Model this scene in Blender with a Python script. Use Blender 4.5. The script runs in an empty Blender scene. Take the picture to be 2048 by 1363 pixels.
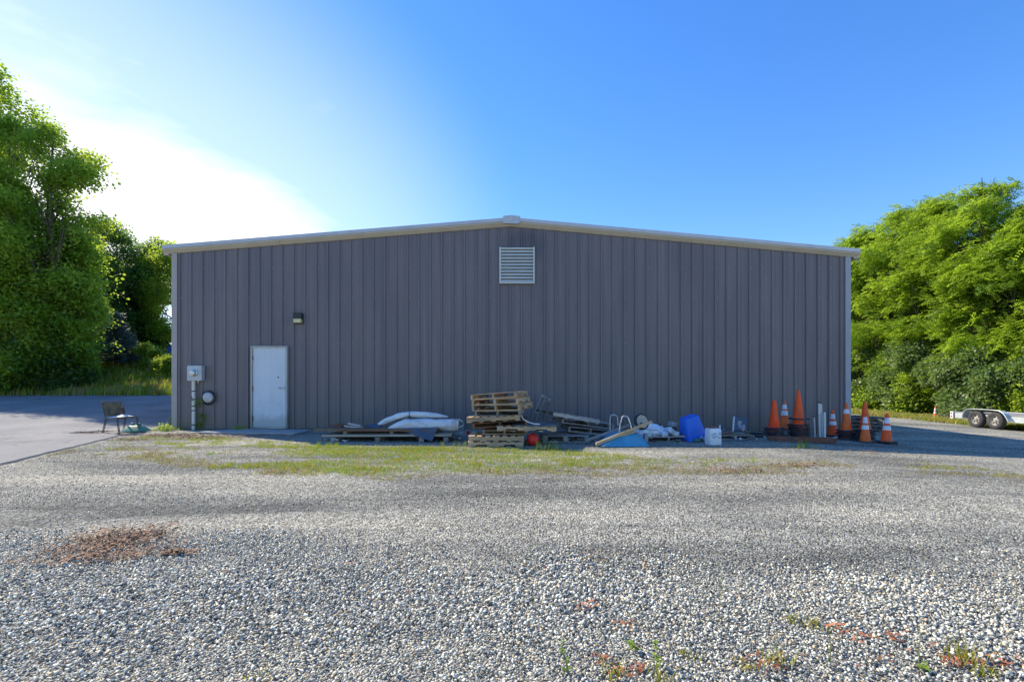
import bpy, bmesh, math, random
import numpy as np
from mathutils import Vector, Matrix, Euler
R = math.radians
rnd = random.Random(7)
rng = np.random.default_rng(11)
scene = bpy.context.scene
COL = scene.collection

# ------------------------------------------------------------------ camera
CAM_H = 1.30
HOR = 762.0            # horizon row in the 2048 px wide photograph
cam_d = bpy.data.cameras.new('camera'); cam = bpy.data.objects.new('camera', cam_d); COL.objects.link(cam)
cam.location = (0, 0, CAM_H); cam.rotation_euler = (R(90), 0, 0)
cam_d.sensor_width = 36; cam_d.lens = 1000 / 2048 * 36
cam_d.shift_y = (HOR - 681.5) / 2048
cam_d.clip_start = 0.05; cam_d.clip_end = 2000
scene.camera = cam

# ------------------------------------------------------------------ sky and sun
SUN = Vector((-5.2, 3.1, 4.75)).normalized()
world = bpy.data.worlds.new('World'); scene.world = world; world.use_nodes = True
wn = world.node_tree; wn.nodes.clear()
def N(nt, t, **kw):
    n = nt.nodes.new(t)
    for k, v in kw.items():
        if k.startswith('i_'):
            key = k[2:]
            key = int(key) if key.isdigit() else key.replace('_', ' ')
            n.inputs[key].default_value = v
        else: setattr(n, k, v)
    return n
sky = N(wn, 'ShaderNodeTexSky', sky_type='NISHITA', sun_disc=False)
sky.sun_elevation = math.asin(SUN.z); sky.sun_rotation = math.atan2(SUN.x, SUN.y)
sky.air_density = 1.0; sky.dust_density = 0.1; sky.ozone_density = 2.5; sky.altitude = 100
hs = N(wn, 'ShaderNodeHueSaturation', i_Saturation=1.30, i_Hue=0.510, i_Value=1.0)
bg = N(wn, 'ShaderNodeBackground', i_Strength=0.15)
bg2 = N(wn, 'ShaderNodeBackground', i_Color=(1.0, 1.0, 1.0, 1), i_Strength=0.95)
mixw = N(wn, 'ShaderNodeMixShader'); outw = N(wn, 'ShaderNodeOutputWorld')
tc = N(wn, 'ShaderNodeTexCoord')
dt = N(wn, 'ShaderNodeVectorMath', operation='DOT_PRODUCT'); dt.inputs[1].default_value = Vector((-0.84, 1.0, 0.64)).normalized()
sq = N(wn, 'ShaderNodeVectorMath', operation='MULTIPLY'); sq.inputs[1].default_value = (1, 1, 2.0); nrm = N(wn, 'ShaderNodeVectorMath', operation='NORMALIZE')
mp = N(wn, 'ShaderNodeMapping'); mp.inputs['Scale'].default_value = (1.1, 1.1, 4.0)
nz = N(wn, 'ShaderNodeTexNoise', i_Scale=2.3, i_Detail=7.0, i_Roughness=0.55)
sepz = N(wn, 'ShaderNodeSeparateXYZ')
m1 = N(wn, 'ShaderNodeMapRange', interpolation_type='SMOOTHSTEP'); m1.inputs[1].default_value = 0.935; m1.inputs[2].default_value = 1.01
m2 = N(wn, 'ShaderNodeMath', operation='MULTIPLY_ADD', i_1=1.0, i_2=-0.5)
m3 = N(wn, 'ShaderNodeMath', operation='MULTIPLY_ADD', i_1=1.7)
m4 = N(wn, 'ShaderNodeMapRange', interpolation_type='LINEAR'); m4.inputs[1].default_value = 0.14; m4.inputs[2].default_value = 0.9
L = wn.links.new
lum = N(wn, 'ShaderNodeRGBToBW'); kk = N(wn, 'ShaderNodeMath', operation='MULTIPLY_ADD', i_1=0.065, i_2=0.72); dv = N(wn, 'ShaderNodeMath', operation='DIVIDE', i_0=1.0); scv = N(wn, 'ShaderNodeVectorMath', operation='SCALE')
L(sky.outputs[0], lum.inputs[0]); L(lum.outputs[0], kk.inputs[0]); L(kk.outputs[0], dv.inputs[1]); L(sky.outputs[0], scv.inputs[0]); L(dv.outputs[0], scv.inputs['Scale'])
L(scv.outputs[0], hs.inputs['Color']); L(hs.outputs[0], bg.inputs[0])
L(tc.outputs['Generated'], sq.inputs[0]); L(sq.outputs[0], nrm.inputs[0]); L(nrm.outputs[0], dt.inputs[0]); L(tc.outputs['Generated'], mp.inputs[0]); L(mp.outputs[0], nz.inputs['Vector'])
L(dt.outputs['Value'], m1.inputs[0]); L(nz.outputs['Fac'], m2.inputs[0]); m6 = N(wn, 'ShaderNodeMapRange', interpolation_type='SMOOTHSTEP'); m6.inputs[1].default_value = 0.80; m6.inputs[2].default_value = 1.0; m6.inputs[4].default_value = 0.34; L(dt.outputs['Value'], m6.inputs[0])
mg = N(wn, 'ShaderNodeMath', operation='MULTIPLY'); mg2 = N(wn, 'ShaderNodeMath', operation='MULTIPLY_ADD', i_1=2.6, i_2=0.12); L(m6.outputs[0], mg2.inputs[0]); L(m2.outputs[0], mg.inputs[0]); L(mg2.outputs[0], mg.inputs[1]); L(mg.outputs[0], m3.inputs[0]); L(m1.outputs[0], m3.inputs[2])
L(m3.outputs[0], m4.inputs[0])
m5 = N(wn, 'ShaderNodeMath', operation='MULTIPLY'); L(m4.outputs[0], m5.inputs[0]); m5.inputs[1].default_value = 0.93
m7 = N(wn, 'ShaderNodeMath', operation='SUBTRACT', i_0=1.0); L(m5.outputs[0], m7.inputs[1]); m8 = N(wn, 'ShaderNodeMath', operation='MULTIPLY_ADD'); L(m6.outputs[0], m8.inputs[0]); L(m7.outputs[0], m8.inputs[1]); L(m5.outputs[0], m8.inputs[2])
L(m8.outputs[0], mixw.inputs[0]); L(bg.outputs[0], mixw.inputs[1]); L(bg2.outputs[0], mixw.inputs[2]); L(mixw.outputs[0], outw.inputs[0])

sd = bpy.data.lights.new('sun', 'SUN'); so = bpy.data.objects.new('sun', sd); COL.objects.link(so)
sd.energy = 4.7; sd.angle = R(0.5); sd.color = (1.0, 0.90, 0.74)
so.rotation_euler = SUN.to_track_quat('Z', 'Y').to_euler(); so.location = (-20, 12, 30)
scene.view_settings.view_transform = 'Standard'; scene.view_settings.look = 'None'
scene.view_settings.gamma = 1.0; scene.view_settings.use_curve_mapping = False
scene.view_settings.exposure = 0.68
scene.render.engine = 'CYCLES'

# ------------------------------------------------------------------ helpers
def sstep(a, b, x):
    t = np.clip((x - a) / (b - a), 0, 1); return t * t * (3 - 2 * t)
def ground_z(X, Y):
    X = np.asarray(X, float); Y = np.asarray(Y, float)
    z = -0.045 * np.clip(X - 5.5, 0, 40)
    sl = sstep(-9.3, -13, X)
    z = z + sl * np.clip(0.058 * (Y - 12), 0, 0.65)
    z = z + sl * 2.0 * sstep(22.9, 31, Y)
    return z
def gz(x, y): return float(ground_z(x, y))
def at(px, D, py):                      # world point at depth D
    return Vector(((px - 1024) * D / 1000, D, CAM_H - (py - HOR) * D / 1000))
def on_ground(px, py):
    D = 1300.0 / max(py - HOR, 1)
    for _ in range(60):
        X = (px - 1024) * D / 1000
        D = 0.5 * D + 0.5 * (CAM_H - gz(X, D)) * 1000 / (py - HOR)
    X = (px - 1024) * D / 1000
    return Vector((X, D, gz(X, D)))
_perm = rng.random((257, 257))
def vnoise(x, y, s):                    # smooth value noise, 0..1
    x = np.asarray(x) * s + 1000.3; y = np.asarray(y) * s + 1000.7
    xi = np.floor(x).astype(int); yi = np.floor(y).astype(int); fx = x - xi; fy = y - yi
    fx = fx * fx * (3 - 2 * fx); fy = fy * fy * (3 - 2 * fy); a = xi % 256; b = yi % 256
    return (_perm[a, b] * (1 - fx) * (1 - fy) + _perm[a + 1, b] * fx * (1 - fy) + _perm[a, b + 1] * (1 - fx) * fy + _perm[a + 1, b + 1] * fx * fy)
def fbm(x, y, s): return 0.55 * vnoise(x, y, s) + 0.28 * vnoise(x, y, s * 2.1) + 0.17 * vnoise(x, y, s * 4.3)

class MB:
    def __init__(s): s.v = []; s.f = []; s.m = []
    def add(s, vs, fs, mi=0):
        b = len(s.v); s.v += [tuple(v) for v in vs]; s.f += [tuple(b + i for i in f) for f in fs]; s.m += [mi] * len(fs); return s
    def box(s, c, d, rot=None, mi=0, taper=1.0):
        x, y, z = d[0] / 2, d[1] / 2, d[2] / 2; t = taper
        vs = [Vector(p) for p in [(-x, -y, -z), (x, -y, -z), (x, y, -z), (-x, y, -z), (-x * t, -y * t, z), (x * t, -y * t, z), (x * t, y * t, z), (-x * t, y * t, z)]]
        if rot is not None:
            m = Euler(rot).to_matrix() if not isinstance(rot, Matrix) else rot
            vs = [m @ v for v in vs]
        return s.add([v + Vector(c) for v in vs], [(0, 3, 2, 1), (4, 5, 6, 7), (0, 1, 5, 4), (1, 2, 6, 5), (2, 3, 7, 6), (3, 0, 4, 7)], mi)
    def tube(s, pts, r, n=10, caps=True, mi=0, squash=1.0):
        pts = [Vector(p) for p in pts]; rr = r if isinstance(r, (list, tuple)) else [r] * len(pts)
        vs = []; up0 = Vector((0, 0, 1))
        for i, p in enumerate(pts):
            t = (pts[min(i + 1, len(pts) - 1)] - pts[max(i - 1, 0)]).normalized()
            u = up0 if abs(t.z) < 0.95 else Vector((0, 1, 0))
            a = t.cross(u).normalized(); b = a.cross(t).normalized()
            for k in range(n):
                w = 2 * math.pi * k / n
                vs.append(p + a * math.cos(w) * rr[i] + b * math.sin(w) * rr[i] * squash)
        fs = [(i * n + k, i * n + (k + 1) % n, (i + 1) * n + (k + 1) % n, (i + 1) * n + k) for i in range(len(pts) - 1) for k in range(n)]
        if caps: fs += [tuple(range(n - 1, -1, -1)), tuple((len(pts) - 1) * n + k for k in range(n))]
        return s.add(vs, fs, mi)
    def lathe(s, prof, n=24, mi=0, sq=0.0):
        vs = []
        for r, z in prof:
            for k in range(n):
                w = 2 * math.pi * k / n; vs.append((r * math.cos(w), r * math.sin(w), z))
        m = len(prof)
        fs = [(i * n + k, i * n + (k + 1) % n, (i + 1) * n + (k + 1) % n, (i + 1) * n + k) for i in range(m - 1) for k in range(n)]
        if prof[0][0] > 1e-6: fs.append(tuple(range(n - 1, -1, -1)))
        if prof[-1][0] > 1e-6: fs.append(tuple((m - 1) * n + k for k in range(n)))
        return s.add(vs, fs, mi)
    def prism(s, poly, y0, y1, mi=0):       # polygon in XZ extruded in Y (poly counter-clockwise seen from -Y)
        n = len(poly)
        vs = [(x, y0, z) for x, z in poly] + [(x, y1, z) for x, z in poly]
        fs = [tuple(range(n)), tuple(range(2 * n - 1, n - 1, -1))] + [(i, n + i, n + (i + 1) % n, (i + 1) % n) for i in range(n)]
        return s.add(vs, fs, mi)
    def xf(s, M):
        s.v = [tuple(M @ Vector(v)) for v in s.v]; return s
    def mesh(s, name, mats, smooth=False, bevel=0.0):
        me = bpy.data.meshes.new(name); me.from_pydata(s.v, [], s.f)
        for m in (mats if isinstance(mats, (list, tuple)) else [mats]): me.materials.append(m)
        if any(s.m): me.polygons.foreach_set('material_index', s.m)
        if bevel > 0:
            bm = bmesh.new(); bm.from_mesh(me)
            bmesh.ops.bevel(bm, geom=[e for e in bm.edges if len(e.link_faces) == 2 and e.calc_face_angle(0) > 0.6], offset=bevel, segments=1, affect='EDGES')
            bm.to_mesh(me); bm.free()
        if smooth:
            me.polygons.foreach_set('use_smooth', [True] * len(me.polygons))
            try: me.set_sharp_from_angle(angle=R(38))
            except Exception: pass
        me.update(); return me
    def build(s, name, mats, parent=None, smooth=False, bevel=0.0, label=None, loc=None, rot=None):
        return link(name, s.mesh(name, mats, smooth, bevel), parent, label, loc, rot)
def link(name, me, parent=None, label=None, loc=None, rot=None):
    o = bpy.data.objects.new(name, me); COL.objects.link(o)
    if parent is not None: o.parent = parent
    if label: o['label'] = label
    if loc is not None: o.location = loc
    if rot is not None: o.rotation_euler = rot
    return o
def tag(o, label, cat, group=None, kind=None):
    if label: o['label'] = label
    if cat: o['category'] = cat
    if group: o['group'] = group
    if kind: o['kind'] = kind
    return o
def thing(name, label, cat, loc=(0, 0, 0), rot=(0, 0, 0), group=None):
    o = bpy.data.objects.new(name, None); COL.objects.link(o); o.empty_display_size = 0.1
    o.location = loc; o.rotation_euler = rot
    return tag(o, label, cat, group)
def dup(root, loc, rot, label, group=None, scale=None):
    r = root.copy(); COL.objects.link(r); r.location = loc; r.rotation_euler = rot; r['label'] = label
    if group: r['group'] = group
    if scale: r.scale = scale
    for ch in list(root.children):
        c = ch.copy(); COL.objects.link(c); c.parent = r
        for g in list(ch.children):
            d = g.copy(); COL.objects.link(d); d.parent = c
    return r
def structure(o): o['kind'] = 'structure'; return o
def blob(mb, c, rad, seed=0, amp=0.2, freq=3.0, n=14, mi=0, crease=0.0):
    r_ = random.Random(seed); ph = [r_.uniform(0, 6.28) for _ in range(9)]
    vs = []; rings = n; seg = n + 6
    for i in range(rings + 1):
        th = math.pi * i / rings
        for k in range(seg):
            w = 2 * math.pi * k / seg
            d = Vector((math.sin(th) * math.cos(w), math.sin(th) * math.sin(w), math.cos(th)))
            f = math.sin(d.x * freq + ph[0]) * math.sin(d.y * freq * 1.3 + ph[1]) + 0.6 * math.sin(d.z * freq * 1.9 + ph[2] + d.x * 3) + 0.5 * abs(math.sin(d.x * freq * 2.3 + d.z * freq * 2 + ph[3]))
            q = 1 + amp * f + crease * abs(math.sin(5 * w + ph[4] + 3 * d.z)) * 0.5
            vs.append(Vector((d.x * rad[0] * q, d.y * rad[1] * q, d.z * rad[2] * q)) + Vector(c))
    fs = [(i * seg + k, i * seg + (k + 1) % seg, (i + 1) * seg + (k + 1) % seg, (i + 1) * seg + k) for i in range(rings) for k in range(seg)]
    fs = [tuple(reversed(f)) for f in fs]
    return mb.add(vs, fs, mi)

# ------------------------------------------------------------------ materials
def mat(name, c, rough=0.7, var=0.15, scale=6.0, bump=0.0, bscale=60.0, metal=0.0, c2=None, cscale=1.5, camt=0.5, rand=0.0, stretch=(1, 1, 1), trans=0.0, tcol=None, spec=0.5, coat=0.0):
    m = bpy.data.materials.new(name); m.use_nodes = True; nt = m.node_tree; nt.nodes.clear(); K = nt.links.new
    out = N(nt, 'ShaderNodeOutputMaterial'); p = N(nt, 'ShaderNodeBsdfPrincipled', i_Roughness=rough, i_Metallic=metal)
    p.inputs['Specular IOR Level'].default_value = spec; p.inputs['Coat Weight'].default_value = coat
    t = N(nt, 'ShaderNodeTexCoord'); mp = N(nt, 'ShaderNodeMapping'); mp.inputs['Scale'].default_value = stretch
    oi = N(nt, 'ShaderNodeObjectInfo'); off = N(nt, 'ShaderNodeMath', operation='MULTIPLY', i_1=37.0)
    K(oi.outputs['Random'], off.inputs[0]); cmb = N(nt, 'ShaderNodeCombineXYZ'); K(off.outputs[0], cmb.inputs[0]); K(off.outputs[0], cmb.inputs[2])
    K(t.outputs['Object'], mp.inputs[0]); K(cmb.outputs[0], mp.inputs['Location'])
    n1 = N(nt, 'ShaderNodeTexNoise', i_Scale=scale, i_Detail=6.0, i_Roughness=0.6); K(mp.outputs[0], n1.inputs['Vector'])
    v1 = N(nt, 'ShaderNodeMapRange'); v1.inputs[1].default_value = 0.3; v1.inputs[2].default_value = 0.7; v1.inputs[3].default_value = 1 - var; v1.inputs[4].default_value = 1 + var
    K(n1.outputs['Fac'], v1.inputs[0])
    fac = v1.outputs[0]
    if rand > 0:
        rr = N(nt, 'ShaderNodeMapRange'); rr.inputs[3].default_value = 1 - rand; rr.inputs[4].default_value = 1 + rand
        K(oi.outputs['Random'], rr.inputs[0]); mm = N(nt, 'ShaderNodeMath', operation='MULTIPLY'); K(fac, mm.inputs[0]); K(rr.outputs[0], mm.inputs[1]); fac = mm.outputs[0]
    if c2 is not None:
        n2 = N(nt, 'ShaderNodeTexNoise', i_Scale=cscale, i_Detail=5.0, i_Roughness=0.65); K(mp.outputs[0], n2.inputs['Vector'])
        r2 = N(nt, 'ShaderNodeMapRange', interpolation_type='SMOOTHSTEP'); r2.inputs[1].default_value = 0.62 - 0.35 * camt; r2.inputs[2].default_value = 0.85 - 0.35 * camt; K(n2.outputs['Fac'], r2.inputs[0])
        mx = N(nt, 'ShaderNodeMix', data_type='RGBA'); mx.inputs[6].default_value = (*c, 1); mx.inputs[7].default_value = (*c2, 1); K(r2.outputs[0], mx.inputs[0]); base = mx.outputs[2]
    else:
        rg = N(nt, 'ShaderNodeRGB'); rg.outputs[0].default_value = (*c, 1); base = rg.outputs[0]
    vm = N(nt, 'ShaderNodeVectorMath', operation='SCALE'); K(base, vm.inputs[0]); K(fac, vm.inputs['Scale'])
    K(vm.outputs[0], p.inputs['Base Color'])
    if bump > 0:
        n3 = N(nt, 'ShaderNodeTexNoise', i_Scale=bscale, i_Detail=4.0); K(mp.outputs[0], n3.inputs['Vector'])
        b = N(nt, 'ShaderNodeBump', i_Strength=bump, i_Distance=0.01); K(n3.outputs['Fac'], b.inputs['Height']); K(b.outputs[0], p.inputs['Normal'])
    if trans > 0:
        tr = N(nt, 'ShaderNodeBsdfTranslucent'); ms = N(nt, 'ShaderNodeMixShader', i_0=trans)
        vm2 = N(nt, 'ShaderNodeVectorMath', operation='SCALE'); vm2.inputs[0].default_value = tcol or c; K(fac, vm2.inputs['Scale'])
        K(vm2.outputs[0], tr.inputs[0]); K(p.outputs[0], ms.inputs[1]); K(tr.outputs[0], ms.inputs[2]); K(ms.outputs[0], out.inputs[0])
    else: K(p.outputs[0], out.inputs[0])
    return m

def leaf_mat(name, c, c2, tcol, trans=0.4, rough=0.5):
    m = bpy.data.materials.new(name); m.use_nodes = True; nt = m.node_tree; nt.nodes.clear(); K = nt.links.new
    out = N(nt, 'ShaderNodeOutputMaterial'); p = N(nt, 'ShaderNodeBsdfPrincipled', i_Roughness=rough); p.inputs['Specular IOR Level'].default_value = 0.35
    g = N(nt, 'ShaderNodeNewGeometry'); n1 = N(nt, 'ShaderNodeTexNoise', i_Scale=0.55, i_Detail=3.0); K(g.outputs['Position'], n1.inputs['Vector'])
    oi = N(nt, 'ShaderNodeObjectInfo'); ad = N(nt, 'ShaderNodeMath', operation='MULTIPLY_ADD', i_1=0.5, i_2=-0.25); K(oi.outputs['Random'], ad.inputs[0])
    a2 = N(nt, 'ShaderNodeMath', operation='ADD'); K(n1.outputs['Fac'], a2.inputs[0]); K(ad.outputs[0], a2.inputs[1])
    mr = N(nt, 'ShaderNodeMapRange'); mr.inputs[1].default_value = 0.25; mr.inputs[2].default_value = 0.75; K(a2.outputs[0], mr.inputs[0])
    mx = N(nt, 'ShaderNodeMix', data_type='RGBA'); mx.inputs[6].default_value = (*c, 1); mx.inputs[7].default_value = (*c2, 1); K(mr.outputs[0], mx.inputs[0])
    K(mx.outputs[2], p.inputs['Base Color'])
    tr = N(nt, 'ShaderNodeBsdfTranslucent', i_Color=(*tcol, 1)); ms = N(nt, 'ShaderNodeMixShader', i_0=trans)
    K(p.outputs[0], ms.inputs[1]); K(tr.outputs[0], ms.inputs[2]); K(ms.outputs[0], out.inputs[0])
    return m

def ramp(nt, stops, interp='LINEAR'):
    r = N(nt, 'ShaderNodeValToRGB'); cr = r.color_ramp; cr.interpolation = interp
    while len(cr.elements) < len(stops): cr.elements.new(0.5)
    for e, (p, c) in zip(cr.elements, stops): e.position = p; e.color = (*c, 1)
    return r

def stone_mat(name, gain=1.0):
    m = bpy.data.materials.new(name); m.use_nodes = True; nt = m.node_tree; nt.nodes.clear(); K = nt.links.new
    out = N(nt, 'ShaderNodeOutputMaterial'); p = N(nt, 'ShaderNodeBsdfPrincipled', i_Roughness=0.85)
    oi = N(nt, 'ShaderNodeObjectInfo'); g = gain
    r = ramp(nt, [(0, (.09 * g, .10 * g, .11 * g)), (.20, (.17 * g, .18 * g, .195 * g)), (.36, (.32 * g, .315 * g, .305 * g)), (.58, (.47 * g, .45 * g, .405 * g)), (.84, (.66 * g, .63 * g, .565 * g)), (.95, (.46 * g, .38 * g, .28 * g)), (1, (.36 * g, .26 * g, .17 * g))])
    K(oi.outputs['Random'], r.inputs[0])
    ge = N(nt, 'ShaderNodeNewGeometry'); n1 = N(nt, 'ShaderNodeTexNoise', i_Scale=140.0, i_Detail=3.0); K(ge.outputs['Position'], n1.inputs['Vector'])
    mr = N(nt, 'ShaderNodeMapRange'); mr.inputs[1].default_value = .3; mr.inputs[2].default_value = .7; mr.inputs[3].default_value = .75; mr.inputs[4].default_value = 1.2; K(n1.outputs['Fac'], mr.inputs[0])
    vm = N(nt, 'ShaderNodeVectorMath', operation='SCALE'); wa = N(nt, 'ShaderNodeVectorMath', operation='MULTIPLY'); wa.inputs[1].default_value = (.99, 1.0, .90); K(r.outputs[0], wa.inputs[0]); K(wa.outputs[0], vm.inputs[0]); K(mr.outputs[0], vm.inputs['Scale']); K(vm.outputs[0], p.inputs['Base Color'])
    K(p.outputs[0], out.inputs[0]); return m

def gravel_ground_mat():
    m = bpy.data.materials.new('gravel_ground'); m.use_nodes = True; nt = m.node_tree; nt.nodes.clear(); K = nt.links.new
    out = N(nt, 'ShaderNodeOutputMaterial'); p = N(nt, 'ShaderNodeBsdfPrincipled', i_Roughness=0.95); p.inputs['Specular IOR Level'].default_value = 0.2
    g = N(nt, 'ShaderNodeNewGeometry')
    mp = N(nt, 'ShaderNodeMapping'); mp.inputs['Scale'].default_value = (0.28, 1.0, 1.0); K(g.outputs['Position'], mp.inputs[0])
    big = N(nt, 'ShaderNodeTexNoise', i_Scale=0.9, i_Detail=6.0, i_Roughness=0.62); big.inputs['Distortion'].default_value = 0.6; K(mp.outputs[0], big.inputs['Vector'])
    r1 = ramp(nt, [(.28, (.165, .162, .138)), (.42, (.27, .262, .218)), (.54, (.375, .356, .288)), (.70, (.485, .447, .345))]); mpt = N(nt, 'ShaderNodeMapping'); mpt.inputs['Scale'].default_value = (0.10, 1.0, 1.0); mpt.inputs['Rotation'].default_value = (0, 0, .06); K(g.outputs['Position'], mpt.inputs[0])
    trk = N(nt, 'ShaderNodeTexNoise', i_Scale=1.5, i_Detail=3.0, i_Roughness=0.5); trk.inputs['Distortion'].default_value = 0.4; K(mpt.outputs[0], trk.inputs['Vector'])
    tb_ = N(nt, 'ShaderNodeMath', operation='MULTIPLY_ADD', i_1=0.55, i_2=-0.275); K(trk.outputs['Fac'], tb_.inputs[0]); sm = N(nt, 'ShaderNodeMath', operation='ADD'); K(big.outputs['Fac'], sm.inputs[0]); K(tb_.outputs[0], sm.inputs[1])
    mq = N(nt, 'ShaderNodeMapping'); mq.inputs['Location'].default_value = (3.5 / 1.7, -5.3 / .62, 0); mq.inputs['Scale'].default_value = (1 / 1.7, 1 / .62, 0); K(g.outputs['Position'], mq.inputs[0]); ln_ = N(nt, 'ShaderNodeVectorMath', operation='LENGTH'); K(mq.outputs[0], ln_.inputs[0])
    ln2 = N(nt, 'ShaderNodeMath', operation='ADD'); K(ln_.outputs['Value'], ln2.inputs[0]); K(big.outputs['Fac'], ln2.inputs[1]); pm = N(nt, 'ShaderNodeMapRange', interpolation_type='SMOOTHSTEP'); pm.inputs[1].default_value = 1.15; pm.inputs[2].default_value = 1.65; pm.inputs[3].default_value = -.11; pm.inputs[4].default_value = 0.0; K(ln2.outputs[0], pm.inputs[0])
    s2 = N(nt, 'ShaderNodeMath', operation='ADD'); K(sm.outputs[0], s2.inputs[0]); K(pm.outputs[0], s2.inputs[1]); K(s2.outputs[0], r1.inputs[0])
    vo = N(nt, 'ShaderNodeTexVoronoi', i_Scale=62.0); K(g.outputs['Position'], vo.inputs['Vector'])
    vo2 = N(nt, 'ShaderNodeTexVoronoi', i_Scale=24.0); K(g.outputs['Position'], vo2.inputs['Vector'])
    sp = N(nt, 'ShaderNodeSeparateColor'); K(vo.outputs['Color'], sp.inputs[0]); sp2 = N(nt, 'ShaderNodeSeparateColor'); K(vo2.outputs['Color'], sp2.inputs[0])
    mr = N(nt, 'ShaderNodeMapRange'); mr.inputs[3].default_value = .38; mr.inputs[4].default_value = 1.55; K(sp.outputs[0], mr.inputs[0])
    mr2 = N(nt, 'ShaderNodeMapRange'); mr2.inputs[3].default_value = .72; mr2.inputs[4].default_value = 1.28; K(sp2.outputs[1], mr2.inputs[0])
    mu = N(nt, 'ShaderNodeMath', operation='MULTIPLY'); K(mr.outputs[0], mu.inputs[0]); K(mr2.outputs[0], mu.inputs[1])
    vm = N(nt, 'ShaderNodeVectorMath', operation='SCALE'); K(r1.outputs[0], vm.inputs[0]); K(mu.outputs[0], vm.inputs['Scale']); K(vm.outputs[0], p.inputs['Base Color'])
    n4 = N(nt, 'ShaderNodeTexNoise', i_Scale=18.0, i_Detail=5.0); K(g.outputs['Position'], n4.inputs['Vector'])
    ad = N(nt, 'ShaderNodeMath', operation='MULTIPLY_ADD', i_1=-1.0); K(vo.outputs['Distance'], ad.inputs[0]); K(n4.outputs['Fac'], ad.inputs[2])
    b = N(nt, 'ShaderNodeBump', i_Strength=1.0, i_Distance=0.02); K(ad.outputs[0], b.inputs['Height']); K(b.outputs[0], p.inputs['Normal'])
    K(p.outputs[0], out.inputs[0]); return m

def asphalt_mat():
    m = bpy.data.materials.new('asphalt'); m.use_nodes = True; nt = m.node_tree; nt.nodes.clear(); K = nt.links.new
    out = N(nt, 'ShaderNodeOutputMaterial'); p = N(nt, 'ShaderNodeBsdfPrincipled', i_Roughness=0.9)
    g = N(nt, 'ShaderNodeNewGeometry')
    big = N(nt, 'ShaderNodeTexNoise', i_Scale=0.5, i_Detail=6.0, i_Roughness=0.6); K(g.outputs['Position'], big.inputs['Vector'])
    r1 = ramp(nt, [(.32, (.15, .148, .147)), (.5, (.205, .20, .193)), (.68, (.26, .25, .235))]); K(big.outputs['Fac'], r1.inputs[0])
    vo = N(nt, 'ShaderNodeTexVoronoi', i_Scale=90.0); K(g.outputs['Position'], vo.inputs['Vector']); sp = N(nt, 'ShaderNodeSeparateColor'); K(vo.outputs['Color'], sp.inputs[0])
    mr = N(nt, 'ShaderNodeMapRange'); mr.inputs[3].default_value = .75; mr.inputs[4].default_value = 1.25; K(sp.outputs[0], mr.inputs[0])
    # thin cracks
    dn = N(nt, 'ShaderNodeTexNoise', i_Scale=1.3, i_Detail=4.0); K(g.outputs['Position'], dn.inputs['Vector'])
    av = N(nt, 'ShaderNodeVectorMath', operation='ADD'); K(g.outputs['Position'], av.inputs[0]); K(dn.outputs['Color'], av.inputs[1])
    cr = N(nt, 'ShaderNodeTexVoronoi', feature='DISTANCE_TO_EDGE', i_Scale=0.32); K(av.outputs[0], cr.inputs['Vector'])
    cm = N(nt, 'ShaderNodeMapRange'); cm.inputs[1].default_value = 0.0; cm.inputs[2].default_value = 0.007; cm.inputs[3].default_value = 0.45; cm.inputs[4].default_value = 1.0; K(cr.outputs['Distance'], cm.inputs[0])
    mu = N(nt, 'ShaderNodeMath', operation='MULTIPLY'); K(mr.outputs[0], mu.inputs[0]); K(cm.outputs[0], mu.inputs[1])
    vm = N(nt, 'ShaderNodeVectorMath', operation='SCALE'); K(r1.outputs[0], vm.inputs[0]); K(mu.outputs[0], vm.inputs['Scale']); K(vm.outputs[0], p.inputs['Base Color'])
    b = N(nt, 'ShaderNodeBump', i_Strength=0.5, i_Distance=0.01); K(vo.outputs['Distance'], b.inputs['Height']); K(b.outputs[0], p.inputs['Normal'])
    K(p.outputs[0], out.inputs[0]); return m

M_ground = gravel_ground_mat(); M_asphalt = asphalt_mat()
M_stone = stone_mat('crushed_stone', 1.36); M_fine = stone_mat('fine_stone', 0.90)
M_bank = mat('bank_soil', (.17, .19, .05), .95, .3, 3.0, .6, 20, c2=(.17, .14, .075), cscale=.8, camt=.7)
M_wall = mat('charcoal_steel', (.155, .136, .142), .42, .06, 1.3, .05, 3.0, c2=(.180, .155, .152), cscale=.5, camt=.6, stretch=(1, 1, .25), spec=.45, rand=.04)
M_trim = mat('stone_beige_trim', (.50, .43, .31), .5, .08, 2.0)
M_trim_top = mat('galvanised_edge', (.50, .49, .50), .4, .1, 3.0, metal=.3)
M_corner = mat('corner_flashing', (.42, .36, .31), .5, .06, 2.0)  # left corner's warmer copy: the light falling on it is put into the colour
M_corner_gray = mat('corner_flashing_gray', (.34, .345, .36), .5, .06, 2.0)
M_roof = mat('roof_steel', (.45, .45, .46), .45, .08, 2.0, metal=.3)
M_door = mat('door_paint', (.62, .66, .68), .45, .04, 2.0, c2=(.52, .56, .56), cscale=1.2, camt=.35)
M_frame = mat('door_frame_paint', (.42, .41, .37), .5, .1, 4.0, c2=(.25, .15, .09), cscale=3, camt=.05)
M_steel = mat('brushed_steel', (.6, .6, .6), .3, .1, 8, metal=.9)
M_galv = mat('galvanised_steel', (.48, .50, .50), .5, .14, 9, metal=.35, rand=.05)
M_louver = mat('louver_metal', (.60, .62, .57), .45, .06, 4)
M_dark = mat('dark_void', (.02, .02, .025), .8, .2)
M_concrete = mat('concrete', (.36, .35, .33), .9, .15, 5, .4, 40, c2=(.25, .23, .2), cscale=2, camt=.4)
M_black = mat('black_plastic', (.025, .025, .028), .45, .2)
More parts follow.
